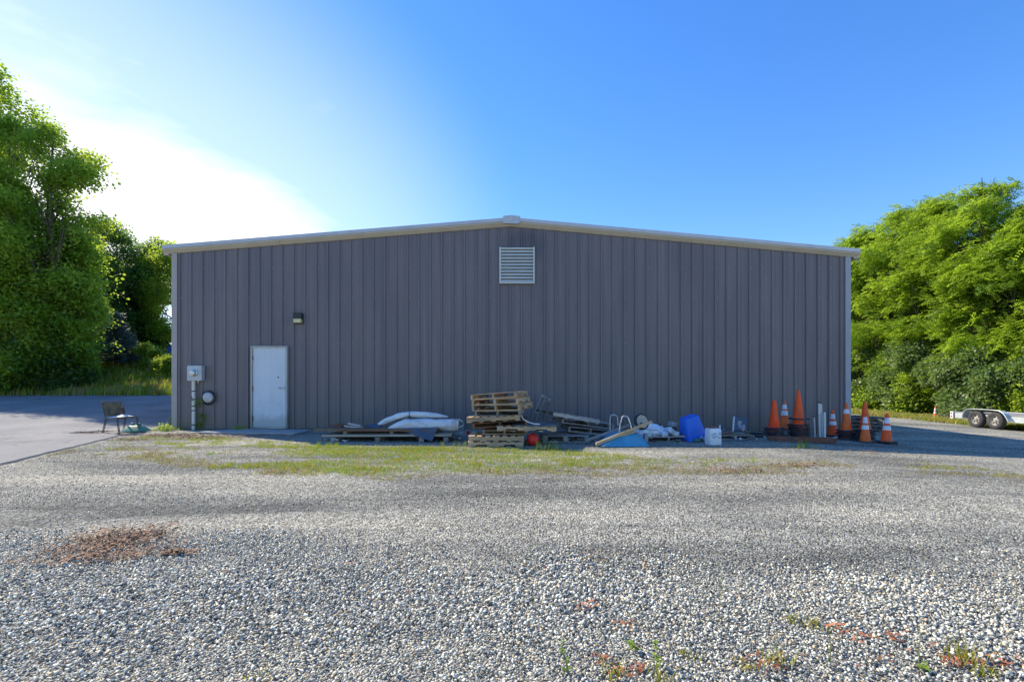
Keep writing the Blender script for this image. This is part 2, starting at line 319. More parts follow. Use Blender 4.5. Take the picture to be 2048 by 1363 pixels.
M_rubber = mat('black_rubber', (.035, .035, .037), .8, .35, 9, .3, 40, c2=(.12, .11, .10), cscale=6, camt=.35, rand=.2)
M_glass = mat('lens_glass', (.50, .46, .25), .12, .2, 8, coat=1.0)
M_wood = mat('pallet_wood', (.52, .36, .20), .85, .32, 5, .5, 40, c2=(.30, .24, .18), cscale=1.6, camt=.45, rand=.28, stretch=(.6, 3, 3))
M_woodgray = mat('weathered_wood', (.33, .305, .275), .9, .28, 5, .5, 40, c2=(.20, .175, .15), cscale=1.6, camt=.5, rand=.28, stretch=(.6, 3, 3))
M_wooddark = mat('dark_old_wood', (.12, .105, .09), .9, .25, 5, .5, 40, rand=.25, stretch=(.6, 3, 3))
M_woodred = mat('stained_board', (.22, .115, .065), .85, .3, 5, .5, 40, c2=(.27, .22, .17), cscale=2, camt=.4, rand=.2, stretch=(.6, 3, 3))
M_woodtan = mat('board_tan', (.42, .36, .27), .85, .2, 5, .4, 40, c2=(.3, .27, .22), cscale=2, camt=.4, rand=.15, stretch=(.6, 3, 3))
M_woodnew = mat('handle_wood', (.46, .33, .17), .6, .2, 4, .3, 40, c2=(.36, .34, .31), cscale=2, camt=.4, stretch=(.6, 3, 3))
M_plydark = mat('dark_plywood', (.14, .145, .15), .6, .2, 4, .2, 20, c2=(.22, .2, .18), cscale=3, camt=.4)
M_whiteplas = mat('white_sheeting', (.74, .74, .71), .5, .1, 5, .8, 9, c2=(.54, .48, .40), cscale=4, camt=.35)
M_navy = mat('navy_tarp', (.05, .085, .14), .5, .2, 5, .8, 12)
M_red = mat('red_plastic', (.75, .03, .02), .6, .12, 5)
M_orange = mat('cone_orange', (.95, .10, .008), .65, .14, 6, .1, 30, c2=(.72, .12, .03), cscale=4, camt=.4, rand=.08)
M_orange2 = mat('cone_faded_orange', (.90, .15, .015), .6, .15, 6, .1, 30, c2=(.48, .12, .05), cscale=4, camt=.45)
M_redcone = mat('cone_bright_red_orange', (1.0, .075, .012), .6, .08, 6, spec=.25)
M_reflect = mat('reflective_band', (.72, .74, .76), .4, .1, 12, c2=(.42, .40, .38), cscale=14, camt=.3)
M_teal = mat('barrow_blue', (.07, .31, .46), .5, .15, 4, c2=(.12, .28, .36), cscale=5, camt=.4)
M_bluebin = mat('bin_blue', (.02, .14, .62), .5, .08, 4)
M_bag = mat('pale_bag_plastic', (.68, .76, .82), .4, .15, 8, .8, 14)
M_card = mat('brown_cardboard', (.19, .15, .12), .85, .2, 5)
M_block = mat('gray_block', (.33, .34, .36), .9, .2, 9, .4, 50)
M_pail = mat('white_pail', (.70, .72, .72), .4, .06, 5, c2=(.5, .48, .44), cscale=6, camt=.15)
M_printblue = mat('print_blue', (.12, .38, .62), .5, .3, 20)
M_printdark = mat('print_dark', (.12, .14, .2), .5, .3, 20)
M_rust = mat('rusty_steel', (.20, .085, .05), .85, .35, 8, .5, 40, c2=(.10, .06, .05), cscale=5, camt=.5)
M_pvc = mat('pvc_pipe', (.66, .64, .56), .45, .08, 5, c2=(.45, .42, .35), cscale=5, camt=.25)
M_greenplas = mat('green_plastic', (.035, .22, .16), .5, .15, 6, c2=(.08, .2, .16), cscale=5, camt=.4)
M_sling = mat('chair_sling', (.24, .18, .08), .7, .25, 14, .3, 90, c2=(.06, .07, .06), cscale=7, camt=.6)
M_chairmetal = mat('chair_metal', (.09, .075, .055), .45, .2, 6, metal=.4)
M_paper = mat('white_paper', (.75, .74, .70), .7, .08, 6)
M_brown = mat('brown_bottle', (.07, .035, .025), .35, .2, 6)
M_bark = mat('bark', (.105, .085, .065), .95, .3, 3, .9, 14, c2=(.17, .15, .13), cscale=3, camt=.4, stretch=(3, 3, .6))
M_stem = mat('weed_stem', (.16, .20, .06), .8, .2)
M_twig = mat('dry_twig', (.24, .19, .14), .9, .3, 6, rand=.3)
M_tyre = mat('tyre_rubber', (.035, .035, .038), .75, .2, 7, c2=(.09, .085, .08), cscale=5, camt=.3)
M_rim = mat('wheel_rim', (.42, .40, .35), .4, .12, 8, metal=.3)
M_trailer = mat('trailer_galvanised', (.52, .56, .56), .5, .14, 4, metal=.25, c2=(.42, .47, .46), cscale=3, camt=.5)
M_bluecar = mat('blue_paint', (.02, .10, .45), .3, .05)
M_grassY = leaf_mat('grass_yellow_green', (.25, .25, .022), (.46, .34, .07), (.52, .50, .03), .35)
M_grassG = leaf_mat('grass_green', (.13, .24, .02), (.25, .32, .03), (.36, .54, .03), .35)
M_grassD = leaf_mat('grass_dry', (.38, .28, .12), (.30, .27, .10), (.4, .3, .12), .3)
M_leafL = leaf_mat('leaf_broad', (.040, .10, .022), (.15, .23, .030), (.58, .76, .06), .52)
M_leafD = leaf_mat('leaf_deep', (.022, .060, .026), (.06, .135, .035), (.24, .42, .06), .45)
M_leafB = leaf_mat('leaf_lime', (.09, .17, .022), (.17, .25, .03), (.50, .64, .05), .5)
M_locust = leaf_mat('leaf_locust', (.080, .155, .018), (.22, .31, .026), (.50, .70, .05), .45)
M_vine = leaf_mat('leaf_vine', (.095, .165, .05), (.20, .25, .10), (.30, .44, .07), .35, .42)
M_spruce = leaf_mat('spruce_needles', (.13, .21, .22), (.20, .29, .31), (.12, .22, .18), .2)
M_litter = mat('leaf_litter', (.29, .165, .09), .9, .3, 5, rand=.5)
M_redleaf = mat('red_leaf', (.36, .12, .045), .8, .3, 5, rand=.6)

def wear(m, dirt, z0, z1, amt, stain=None, streak=.12):
    """mud splash near the foot, faint vertical streaks and one old stain, in object space"""
    nt = m.node_tree; K = nt.links.new; p = next(n for n in nt.nodes if n.type == 'BSDF_PRINCIPLED'); src = p.inputs['Base Color'].links[0].from_socket
    t = N(nt, 'ShaderNodeTexCoord'); sp = N(nt, 'ShaderNodeSeparateXYZ'); K(t.outputs['Object'], sp.inputs[0])
    mp = N(nt, 'ShaderNodeMapping'); mp.inputs['Scale'].default_value = (9, 9, .35); K(t.outputs['Object'], mp.inputs[0]); ns = N(nt, 'ShaderNodeTexNoise', i_Scale=1.0, i_Detail=5.0); K(mp.outputs[0], ns.inputs['Vector'])
    st = N(nt, 'ShaderNodeMapRange'); st.inputs[1].default_value = .35; st.inputs[2].default_value = .7; st.inputs[3].default_value = 1 + streak; st.inputs[4].default_value = 1 - streak; K(ns.outputs['Fac'], st.inputs[0])
    sc = N(nt, 'ShaderNodeVectorMath', operation='SCALE'); K(src, sc.inputs[0]); K(st.outputs[0], sc.inputs['Scale'])
    n2 = N(nt, 'ShaderNodeTexNoise', i_Scale=7.0, i_Detail=6.0, i_Roughness=.7); K(t.outputs['Object'], n2.inputs['Vector'])
    zz = N(nt, 'ShaderNodeMath', operation='MULTIPLY_ADD', i_1=z1 - z0, i_2=0.0); K(n2.outputs['Fac'], zz.inputs[0]); za = N(nt, 'ShaderNodeMath', operation='SUBTRACT'); K(sp.outputs[2], za.inputs[0]); K(zz.outputs[0], za.inputs[1])
    mr = N(nt, 'ShaderNodeMapRange', interpolation_type='SMOOTHSTEP'); mr.inputs[1].default_value = z0 - .05; mr.inputs[2].default_value = z1 * .45; mr.inputs[3].default_value = amt; mr.inputs[4].default_value = 0.0; K(za.outputs[0], mr.inputs[0])
    mx = N(nt, 'ShaderNodeMix', data_type='RGBA'); mx.inputs[7].default_value = (*dirt, 1); K(mr.outputs[0], mx.inputs[0]); K(sc.outputs[0], mx.inputs[6]); last = mx.outputs[2]
    if stain:
        c, r, col, a = stain; mq = N(nt, 'ShaderNodeMapping'); mq.vector_type = 'POINT'; mq.inputs['Scale'].default_value = (1 / r[0], 0, 1 / r[1]); mq.inputs['Location'].default_value = (-c[0] / r[0], 0, -c[1] / r[1]); K(t.outputs['Object'], mq.inputs[0])
        ln = N(nt, 'ShaderNodeVectorMath', operation='LENGTH'); K(mq.outputs[0], ln.inputs[0]); ad = N(nt, 'ShaderNodeMath', operation='ADD'); K(ln.outputs['Value'], ad.inputs[0]); K(ns.outputs['Fac'], ad.inputs[1])
        m2_ = N(nt, 'ShaderNodeMapRange', interpolation_type='SMOOTHSTEP'); m2_.inputs[1].default_value = .9; m2_.inputs[2].default_value = 1.6; m2_.inputs[3].default_value = a; m2_.inputs[4].default_value = 0; K(ad.outputs[0], m2_.inputs[0])
        mz = N(nt, 'ShaderNodeMix', data_type='RGBA'); mz.inputs[7].default_value = (*col, 1); K(m2_.outputs[0], mz.inputs[0]); K(last, mz.inputs[6]); last = mz.outputs[2]
    K(last, p.inputs['Base Color'])
wear(M_wall, (.20, .16, .12), .0, .45, .55, ((.35, 4.95), (.75, .55), (.06, .06, .08), .6), .10)
wear(M_door, (.30, .30, .22), .0, .5, .5, None, .03)
wear(M_frame, (.22, .15, .10), .0, .6, .5, None, .08)

# ------------------------------------------------------------------ scatter tool (self contained instances)
def scatter_group():
    ng = bpy.data.node_groups.new('scatter_pieces', 'GeometryNodeTree')
    ng.interface.new_socket('Geometry', in_out='INPUT', socket_type='NodeSocketGeometry')
    ng.interface.new_socket('Geometry', in_out='OUTPUT', socket_type='NodeSocketGeometry')
    K = ng.links.new; gi = ng.nodes.new('NodeGroupInput'); go = ng.nodes.new('NodeGroupOutput')
    def attr(nm, ty): n = ng.nodes.new('GeometryNodeInputNamedAttribute'); n.data_type = ty; n.inputs['Name'].default_value = nm; return n.outputs[0]
    sel = attr('sel', 'INT')
    def part(k):
        c = ng.nodes.new('FunctionNodeCompare'); c.data_type = 'INT'; c.operation = 'EQUAL'; K(sel, c.inputs[2]); c.inputs[3].default_value = k
        s = ng.nodes.new('GeometryNodeSeparateGeometry'); s.domain = 'POINT'; K(gi.outputs[0], s.inputs[0]); K(c.outputs[0], s.inputs[1]); return s.outputs[0]
    j = ng.nodes.new('GeometryNodeJoinGeometry')
    for k in (1, 2, 3, 4):
        g = ng.nodes.new('GeometryNodeGeometryToInstance'); K(part(k), g.inputs[0]); K(g.outputs[0], j.inputs[0])
    ip = ng.nodes.new('GeometryNodeInstanceOnPoints'); K(part(0), ip.inputs['Points']); K(j.outputs[0], ip.inputs['Instance'])
    ip.inputs['Pick Instance'].default_value = True; K(attr('var', 'INT'), ip.inputs['Instance Index'])
    e = ng.nodes.new('FunctionNodeEulerToRotation'); K(attr('rot', 'FLOAT_VECTOR'), e.inputs[0]); K(e.outputs[0], ip.inputs['Rotation']); K(attr('scl', 'FLOAT_VECTOR'), ip.inputs['Scale'])
    K(ip.outputs[0], go.inputs[0]); return ng
SG = scatter_group()
def scatter(name, protos, P, rot, scl, mats, parent=None):
    """protos: four MB prototypes; P (n,3) points; rot (n,3); scl (n,) or (n,3)"""
    P = np.asarray(P, np.float32); n = len(P); protos = [protos[i % len(protos)] for i in range(4)]
    vs = [P]; fs = []; sel = [np.zeros(n, int)]; base = n; mi = []
    for k, pr in enumerate(protos):
        a = np.array(pr.v, np.float32); vs.append(a); sel.append(np.full(len(a), k + 1)); fs += [tuple(base + i for i in f) for f in pr.f]; mi += pr.m; base += len(a)
    V = np.concatenate(vs); me = bpy.data.meshes.new(name)
    lt = np.array([len(f) for f in fs]); lv = np.array([i for f in fs for i in f])
    me.vertices.add(len(V)); me.vertices.foreach_set('co', V.ravel())
    me.loops.add(len(lv)); me.loops.foreach_set('vertex_index', lv)
    me.polygons.add(len(fs)); me.polygons.foreach_set('loop_start', np.concatenate([[0], np.cumsum(lt)[:-1]])); me.polygons.foreach_set('loop_total', lt)
    me.polygons.foreach_set('material_index', mi)
    me.update(calc_edges=True)
    for m in (mats if isinstance(mats, (list, tuple)) else [mats]): me.materials.append(m)
    N_ = len(V)
    def put(nm, ty, arr, w):
        full = np.zeros((N_, w) if w > 1 else N_, arr.dtype); full[:n] = arr
        me.attributes.new(nm, ty, 'POINT').data.foreach_set('vector' if w > 1 else 'value', full.ravel())
    me.attributes.new('sel', 'INT', 'POINT').data.foreach_set('value', np.concatenate(sel).astype(np.int32))
    scl = np.asarray(scl, np.float32); scl = np.repeat(scl[:, None], 3, 1) if scl.ndim == 1 else scl
    put('rot', 'FLOAT_VECTOR', np.asarray(rot, np.float32), 3); put('scl', 'FLOAT_VECTOR', scl, 3)
    put('var', 'INT', rng.integers(0, 4, n).astype(np.int32), 1)
    o = bpy.data.objects.new(name, me); COL.objects.link(o)
    if parent is not None: o.parent = parent
    o.modifiers.new('scatter', 'NODES').node_group = SG
    return o
def jgrid(x0, x1, y0, y1, s, j=0.9):
    gx, gy = np.meshgrid(np.arange(x0, x1, s), np.arange(y0, y1, s)); gx = gx.ravel(); gy = gy.ravel()
    return gx + rng.uniform(-.5, .5, gx.size) * s * j, gy + rng.uniform(-.5, .5, gx.size) * s * j
def rrot(n, tilt=3.14): return np.stack([rng.uniform(-tilt, tilt, n), rng.uniform(-tilt, tilt, n), rng.uniform(0, 6.28, n)], 1)

# ------------------------------------------------------------------ ground
def sheet(name, xs, ys, m, off=0.0, keep=None, thick=0.0):
    X, Y = np.meshgrid(xs, ys); Z = ground_z(X, Y) + off; nx = len(xs); ny = len(ys)
    Z = Z + (0.02 * (fbm(X, Y, .5) - .5) if off == 0 else 0)
    v = np.stack([X, Y, Z], -1).reshape(-1, 3); f = []
    for j in range(ny - 1):
        for i in range(nx - 1):
            if keep is None or keep((xs[i] + xs[i + 1]) / 2, (ys[j] + ys[j + 1]) / 2):
                a = j * nx + i; f.append((a, a + 1, a + nx + 1, a + nx))
    me = bpy.data.meshes.new(name); me.from_pydata(v.tolist(), [], f); me.materials.append(m)
    me.polygons.foreach_set('use_smooth', [True] * len(f)); me.update()
    return structure(link(name, me))
xs = np.concatenate([np.linspace(-400, -45, 8), np.arange(-40, 45, 0.5), np.linspace(50, 400, 8)])
ys = np.concatenate([np.linspace(-60, -4, 5), np.arange(-3, 46, 0.5), np.linspace(50, 600, 10)])
sheet('ground', xs, ys, M_ground)

# asphalt sheet with the ragged edge seen in front of the shed
edge = [(-6.3, 1.0), (-6.9, 4.0), (-7.83, 7.65), (-8.6, 9.8), (-9.25, 11.85), (-9.75, 12.5), (-9.45, 13.3), (-9.45, 22.95)]
def edge_x(y):
    for (x0, y0), (x1, y1) in zip(edge, edge[1:]):
        if y0 <= y <= y1: return x0 + (x1 - x0) * (y - y0) / (y1 - y0)
    return edge[-1][0]
yy = np.concatenate([np.arange(1.0, 13.4, .12), np.arange(13.5, 23.0, .35)])
mb = MB(); cols = 30; rows = []
for y in yy:
    ex = edge_x(y) + 0.16 * (float(fbm(3.1, y, 1.6)) - .5) + .05 * (float(vnoise(9.0, y, 6.0)) - .5)
    xr = [ex, ex - .03] + [ex - .03 - (i / cols) ** 1.6 * 45 for i in range(1, cols)]
    rows.append([(x, y, gz(x, y) + (0.028 if k else 0.0)) for k, x in enumerate(xr)])
w = len(rows[0]); vs = [p for r_ in rows for p in r_]
mb.add(vs, [(j * w + i + 1, j * w + i, (j + 1) * w + i, (j + 1) * w + i + 1) for j in range(len(rows) - 1) for i in range(w - 1)])
structure(mb.build('asphalt_drive', M_asphalt, smooth=True))
sheet('grassy_bank', np.arange(-60, -9.4, .5), np.concatenate([np.arange(23.0, 34, .4), np.linspace(36, 120, 12)]), M_bank, off=.03)
sheet('grass_verge', np.concatenate([np.arange(20.6, 40, .5), np.linspace(42, 120, 8)]), np.arange(8, 120, 1.0), M_bank, off=.006)

# ------------------------------------------------------------------ stones
def rock(seed):
    r_ = random.Random(seed + 40); bm = bmesh.new(); sc = (1, r_.uniform(.55, .9), r_.uniform(.30, .50))
    for k in range(8):
        d = Vector((r_.gauss(0, 1), r_.gauss(0, 1), r_.gauss(0, 1))).normalized() * r_.uniform(.5, .62); bm.verts.new((d.x * sc[0], d.y * sc[1], d.z * sc[2]))
    res = bmesh.ops.convex_hull(bm, input=bm.verts[:]); bmesh.ops.delete(bm, geom=[v for v in bm.verts if not v.link_faces], context='VERTS'); bm.verts.index_update()
    m = MB().add([v.co.copy() for v in bm.verts], [tuple(v.index for v in f.verts) for f in bm.faces]); bm.free(); return m
rocks = [rock(i) for i in range(4)]
def wedge(x, y, m=1.6): return (np.abs(x) < 1.06 * y + m)
edge_arr = np.array([edge_x(v) for v in np.arange(0, 24, .1)])
def not_asphalt(x, y): return x > edge_arr[np.clip((y * 10).astype(int), 0, 239)] + .05
def coarse_edge(x): return 4.15 - .16 * (x + 3) + .9 * (fbm(x, x * 0 + 5.5, .7) - .5)
x, y = jgrid(-6.5, 6.5, 1.1, 5.6, .0150)
ce = 1300 / (np.interp(1024 + 1000 * x / y, [0, 220, 420, 600, 780, 1000, 1100, 1350, 1450, 1620, 1800, 2048], [1085, 1100, 1078, 1090, 1125, 1180, 1135, 1140, 1180, 1195, 1165, 1160]) - HOR) + .25 * (fbm(x, y, 1.5) - .5); keep = wedge(x, y, 1.0) & (rng.random(x.size) < np.clip(sstep(ce + .55, ce - .2, y + .5 * (fbm(x, y, 1.3) - .5)), 0.015, 1)) & not_asphalt(x, y)
x, y = x[keep], y[keep]; n = x.size
s = .011 + .025 * rng.random(n) ** 2.1 + .007 * fbm(x, y, 2)
s *= .76 + .26 * sstep(.35, .65, fbm(x, y, 1.1)); s *= np.where(x < -.3, .93, 1.0)
scl = np.stack([s, s, s], 1)
P = np.stack([x, y, ground_z(x, y) + s * rng.uniform(.15, .45, n)], 1)
g = scatter('coarse_gravel', rocks, P, rrot(n, .7), scl, M_stone); g['kind'] = 'stuff'
print('coarse stones', n)
x, y = jgrid(-12, 12, 2.5, 10.6, .030)
dens = .22 + .85 * sstep(.42, .60, fbm(x * .25, y, 1.1)); keep = wedge(x, y, 1.2) & (rng.random(x.size) < dens) & not_asphalt(x, y)
x, y = x[keep], y[keep]; n = x.size; s = .009 + .016 * rng.random(n) ** 2.2
P = np.stack([x, y, ground_z(x, y) + s * .3], 1)
g = scatter('fine_gravel', rocks, P, rrot(n, .6), s, M_fine); g['kind'] = 'stuff'
print('fine stones', n)
x, y = jgrid(-9, 20, 10.4, 24, .13)
keep = not_asphalt(x, y) & wedge(x, y, 1.0) & (np.abs(x) < 20) & ~((np.abs(x) < 9.2) & (y > 13.4)); x, y = x[keep], y[keep]; n = x.size; s = .012 + .025 * rng.random(n) ** 2
g = scatter('scattered_gravel', rocks, np.stack([x, y, ground_z(x, y) + s * .3], 1), rrot(n, .6), s, M_fine); g['kind'] = 'stuff'

# ------------------------------------------------------------------ the shed
D0 = 13.5
def wx(px): return (px - 1024) * D0 / 1000
def wz(py): return CAM_H - (py - HOR) * D0 / 1000
XL, XR, XA = wx(346), wx(1699), wx(1022)
ZL, ZR, ZA = wz(507), wz(514), wz(453)
def topz(x): return ZL + (ZA - ZL) * (x - XL) / (XA - XL) if x < XA else ZA + (ZR - ZA) * (x - XA) / (XR - XA)
shed = thing('metal_shed', 'long low-gabled charcoal corrugated steel building with one white door', 'building', (0, D0, 0))
pitch = .3075; x0 = XL + .13; npan = 20; pw = pitch * 3
xe = XR - .13
first = wx(940 + 90 / 7.57) % pitch
k0 = math.floor((x0 - first) / pitch)
ribs = [first + (k0 + i) * pitch for i in range(1, 62)]
ribs = [r_ for r_ in ribs if x0 + .05 < r_ < xe - .05]
starts = [x0] + [r_ - pitch / 2 for r_ in ribs[3::3]] + [xe]
for a, b in zip(starts, starts[1:]):
    prof = [(a, .002)]
    for r_ in ribs:
        if a < r_ < b:
            prof += [(r_ - .036, 0), (r_ - .018, -.040), (r_ + .018, -.040), (r_ + .036, 0)]
            for q in (.105, .2):
                if r_ + q < b - .02 and r_ + q < xe: prof += [(r_ + q - .012, 0), (r_ + q, -.006), (r_ + q + .012, 0)]
    prof += [(b, 0)]; prof = sorted(prof)
    n_ = len(prof)
    vs = [(x, y, gz(x, D0) + .01) for x, y in prof] + [(x, y, topz(x)) for x, y in prof]
    MB().add(vs, [(i, i + 1, n_ + i + 1, n_ + i) for i in range(n_ - 1)]).build('wall_panel', M_wall, shed)
# fasteners: rows of small screw heads beside the ribs, too many and small to pick apart
mb = MB()
for zrow in (.12, 1.15, 2.32, 3.55, 4.35):
    for i, r_ in enumerate(ribs):
        if zrow < topz(r_) - .2 and i % 3 != 1: mb.box((r_ + .055, -.006, zrow + .01 * (i % 2)), (.013, .010, .013))
o = mb.build('screw_heads', M_galv, shed); o['kind'] = 'stuff'
# hidden walls and roof
BD = 24.0
mb = MB(); mb.box((XL + .02, BD / 2 + .02, ZL / 2 - .35), (.04, BD, ZL + .6)).box((XR - .02, BD / 2 + .02, ZR / 2 - .35), (.04, BD, ZR + .7))
mb.prism([(XL + .05, -.4), (XR - .05, -.4), (XR - .05, ZR), (XA, ZA), (XL + .05, ZL)], BD, BD + .05)
mb.build('side_wall', M_wall, shed)
MB().prism([(XL + .06, -.3), (XR - .06, -.7), (XR - .06, ZR - .02), (XA, ZA - .02), (XL + .06, ZL - .02)], .03, .06).build('wall_backing', M_dark, shed)
oh = .215
for sx, xa, za, m_ in ((-1, XL, ZL, 0), (1, XR, ZR, 1)):
    sl = (ZA - za) / (XA - xa); xo = xa + sx * oh; zo = za + sl * (xo - xa)
    # roof slab
    vs = []
    for yv in (-.10, BD + .15):
        vs += [(xo, yv, zo + .15), (XA, yv, ZA + .15), (XA, yv, ZA + .205), (xo, yv, zo + .205)]
    fs = [(0, 1, 2, 3), (4, 7, 6, 5), (0, 4, 5, 1), (3, 2, 6, 7), (0, 3, 7, 4), (1, 5, 6, 2)]
    MB().add(vs, fs).build('roof_slope', M_roof, shed)
    def strip(prof, name, mt, x_in=XA, x_out=xo, z_in=ZA, z_out=zo):
        n_ = len(prof); vs = [(x_out, y, z_out + z) for y, z in prof] + [(x_in, y, z_in + z) for y, z in prof]
        fs = [(i, (i + 1) % n_, n_ + (i + 1) % n_, n_ + i) for i in range(n_)] + [tuple(range(n_ - 1, -1, -1)), tuple(range(n_, 2 * n_))]
        MB().add(vs, fs).build(name, mt, shed)
    # sloping rake trim in lengths with joints, then a pale edge strip
    cuts = [0, .335, .66, 1.0]
    for c0, c1 in zip(cuts, cuts[1:]):
        xi = xo + (XA - xo) * c1 - sx * -.0; xq = xo + (XA - xo) * (c0 + (.0006 if c0 else 0))
        strip([(-.036, -.005), (-.112, .085), (-.112, .118), (.0, .118), (.0, -.005)], 'rake_trim', M_trim, xi, xq, ZA + (xi - XA) * sl, ZA + (xq - XA) * sl)
    strip([(-.125, .121), (-.125, .212), (-.02, .215), (-.02, .121)], 'edge_strip', M_trim_top)
    # eave gutter running back
    MB().box((xo - sx * .06, BD / 2, zo + .055), (.13, BD + .1, .17)).build('eave_gutter', M_trim, shed)
    MB().box((xa - sx * .062, -.022, (za + gz(xa, D0)) / 2 - .01), (.145, .05, za - gz(xa, D0) + .01)).build('corner_trim', M_corner if sx < 0 else M_corner_gray, shed, bevel=.004)
MB().prism([(wx(1006), ZA + .05), (wx(1036), ZA + .03), (wx(1042), ZA + .10), (wx(1040), ZA + .235), (wx(1022), ZA + .262), (wx(1006), ZA + .24)], -.15, -.06).build('ridge_cap', M_galv, shed)

# door
dx0, dx1, dz0, dz1 = wx(505), wx(578), .035, wz(692)
door = MB().box(((dx0 + dx1) / 2, -.058, (dz0 + dz1) / 2), (dx1 - dx0 - .10, .03, dz1 - dz0 - .06)).build('door', M_door, shed, bevel=.003)
door['label'] = 'white flush steel door'
for xx, ww in ((dx0 + .022, .044), (dx1 - .022, .044)): MB().box((xx, -.066, (dz0 + dz1) / 2), (ww, .09, dz1 - dz0)).build('door_frame', M_frame, door, bevel=.004)
MB().box(((dx0 + dx1) / 2, -.066, dz1 - .022), (dx1 - dx0 - .092, .088, .044)).build('door_frame', M_frame, door, bevel=.004)
MB().box(((dx0 + dx1) / 2, -.09, dz0 + .012), (dx1 - dx0 - .092, .06, .024)).build('threshold', M_steel, door)
for hz_ in (.3, 1.1, 1.92): MB().box((dx0 + .05, -.082, hz_), (.022, .028, .12)).build('hinge', M_rust, door)
hx = wx(570); hz_ = wz(775)
mb = MB().tube([(hx, -.07, hz_), (hx, -.12, hz_)], .032, 14).tube([(hx, -.12, hz_), (hx - .02, -.128, hz_), (hx - .12, -.125, hz_ + .003)], [.018, .017, .014], 8)
mb.build('handle', M_steel, door, smooth=True)
MB().tube([(wx(559), -.072, wz(754)), (wx(559), -.082, wz(754))], .020, 10).build('peephole', M_chairmetal, door)

# louvred vent
lx0, lx1, lz0, lz1 = wx(999), wx(1069), wz(568), wz(495.5)
v = MB().box(((lx0 + lx1) / 2, -.04, (lz0 + lz1) / 2), (lx1 - lx0 - .06, .01, lz1 - lz0 - .06)).build('vent', M_plydark, shed)
for c, d in (((lx0 + .02, -.065, (lz0 + lz1) / 2), (.04, .06, lz1 - lz0)), ((lx1 - .02, -.065, (lz0 + lz1) / 2), (.04, .06, lz1 - lz0)),
             (((lx0 + lx1) / 2, -.065, lz1 - .035), (lx1 - lx0 - .082, .056, .034)), (((lx0 + lx1) / 2, -.065, lz0 + .02), (lx1 - lx0 - .082, .056, .036))):
    MB().box(c, d).build('frame', M_louver, v, bevel=.003)
for i in range(10):
    MB().box(((lx0 + lx1) / 2, -.062, lz0 + .075 + i * (lz1 - lz0 - .15) / 9.4), (lx1 - lx0 - .084, .072, .007), rot=(R(52), 0, 0)).build('slat', M_louver, v)

# wall light above the door
c = Vector((wx(599.5), D0 - .04, wz(637)))
t = thing('wall_light', 'small dark wall-pack lamp with a yellowish lens on the wall above the white door', 'lamp', c)
MB().prism([(-.11, -.02), (.11, -.02), (.11, .13), (.09, .145), (-.09, .145), (-.11, .13)], -.13, .0).build('housing', M_black, t, bevel=.006)
MB().box((0, -.075, -.075), (.20, .13, .11), taper=1.08).build('lens', M_glass, t, bevel=.012)
MB().box((0, -.015, -.07), (.22, .02, .15)).build('back_plate', M_black, t)

# electric meter
t = thing('electric_meter', 'grey electric meter box with round glass meter on a white conduit beside the left corner', 'meter', (wx(397.5), D0 - .035, 0))
zc = wz(746); MB().box((0, -.08, zc), (.385, .16, .405)).build('meter_box', M_galv, t, bevel=.008)
mb = MB().lathe([(.095, 0), (.095, .03), (.08, .035), (.075, .08), (.06, .10), (0, .105)], 24); mb.xf(Matrix.Translation((0, -.16, zc)) @ Matrix.Rotation(R(90), 4, 'X')); mb.build('meter', M_steel, t, smooth=True)
MB().box((0, -.268, zc + .01), (.07, .01, .035)).build('meter_dial', M_paper, t)
MB().tube([(-.075, -.07, zc - .2), (-.075, -.07, .0)], .045, 16).build('conduit', M_pvc, t, smooth=True)
for zz in (1.02, .8, .62, .5, .12): MB().lathe([(.047, 0), (.052, .008), (.052, .02), (.047, .028)], 16).xf(Matrix.Translation((-.075, -.07, zz)) @ Matrix.Rotation(R(rnd.uniform(-14, 14)), 4, 'Y')).build('cable_tie', M_black, t)
MB().tube([(.03, -.04, zc - .2), (.03, -.04, zc - .26)], .015, 8).build('ground_stub', M_steel, t)
MB().tube([(-.13, -.03, .02), (-.14, -.035, .4), (-.12, -.05, .75), (-.10, -.12, .9), (-.05, -.13, .78)], .007, 6).build('loose_cable', M_black, t)

t = thing('cable_box', 'round grey cover hung with loops of black cable low on the wall beside the meter', 'cable box', (wx(420), D0 - .035, wz(794)))
MB().lathe([(.15, 0), (.15, .04), (.13, .08), (.07, .10), (0, .105)], 22).xf(Matrix.Rotation(R(90), 4, 'X')).build('cover', M_galv, t, smooth=True)
for i, rr_ in enumerate((.168, .182, .160)):
    mb = MB(); pts = [(.015 * i + rr_ * math.cos(a), -.03 - .02 * i, -.012 * i + rr_ * 1.05 * math.sin(a)) for a in np.linspace(0, 2 * math.pi, 26)]; mb.tube(pts, .009, 6).build('cable_loop', M_black, t, smooth=True)
MB().tube([(-.14, -.04, -.12), (-.24, -.03, -.10), (-.33, -.03, -.08)], .008, 6).build('cable_tail', M_woodtan, t)

# door step slab
pts = [on_ground(395, 867.5), on_ground(590, 870), on_ground(622, 862.5), on_ground(470, 861)]
vs = [(p.x, p.y, z) for z in (.0, .055) for p in pts]
o = MB().add(vs, [(3, 2, 1, 0), (4, 5, 6, 7), (0, 1, 5, 4), (1, 2, 6, 5), (2, 3, 7, 6), (3, 0, 4, 7)]).build('step_slab', M_concrete, bevel=.012)
tag(o, 'low grey concrete slab on the ground in front of the white door', 'doorstep')

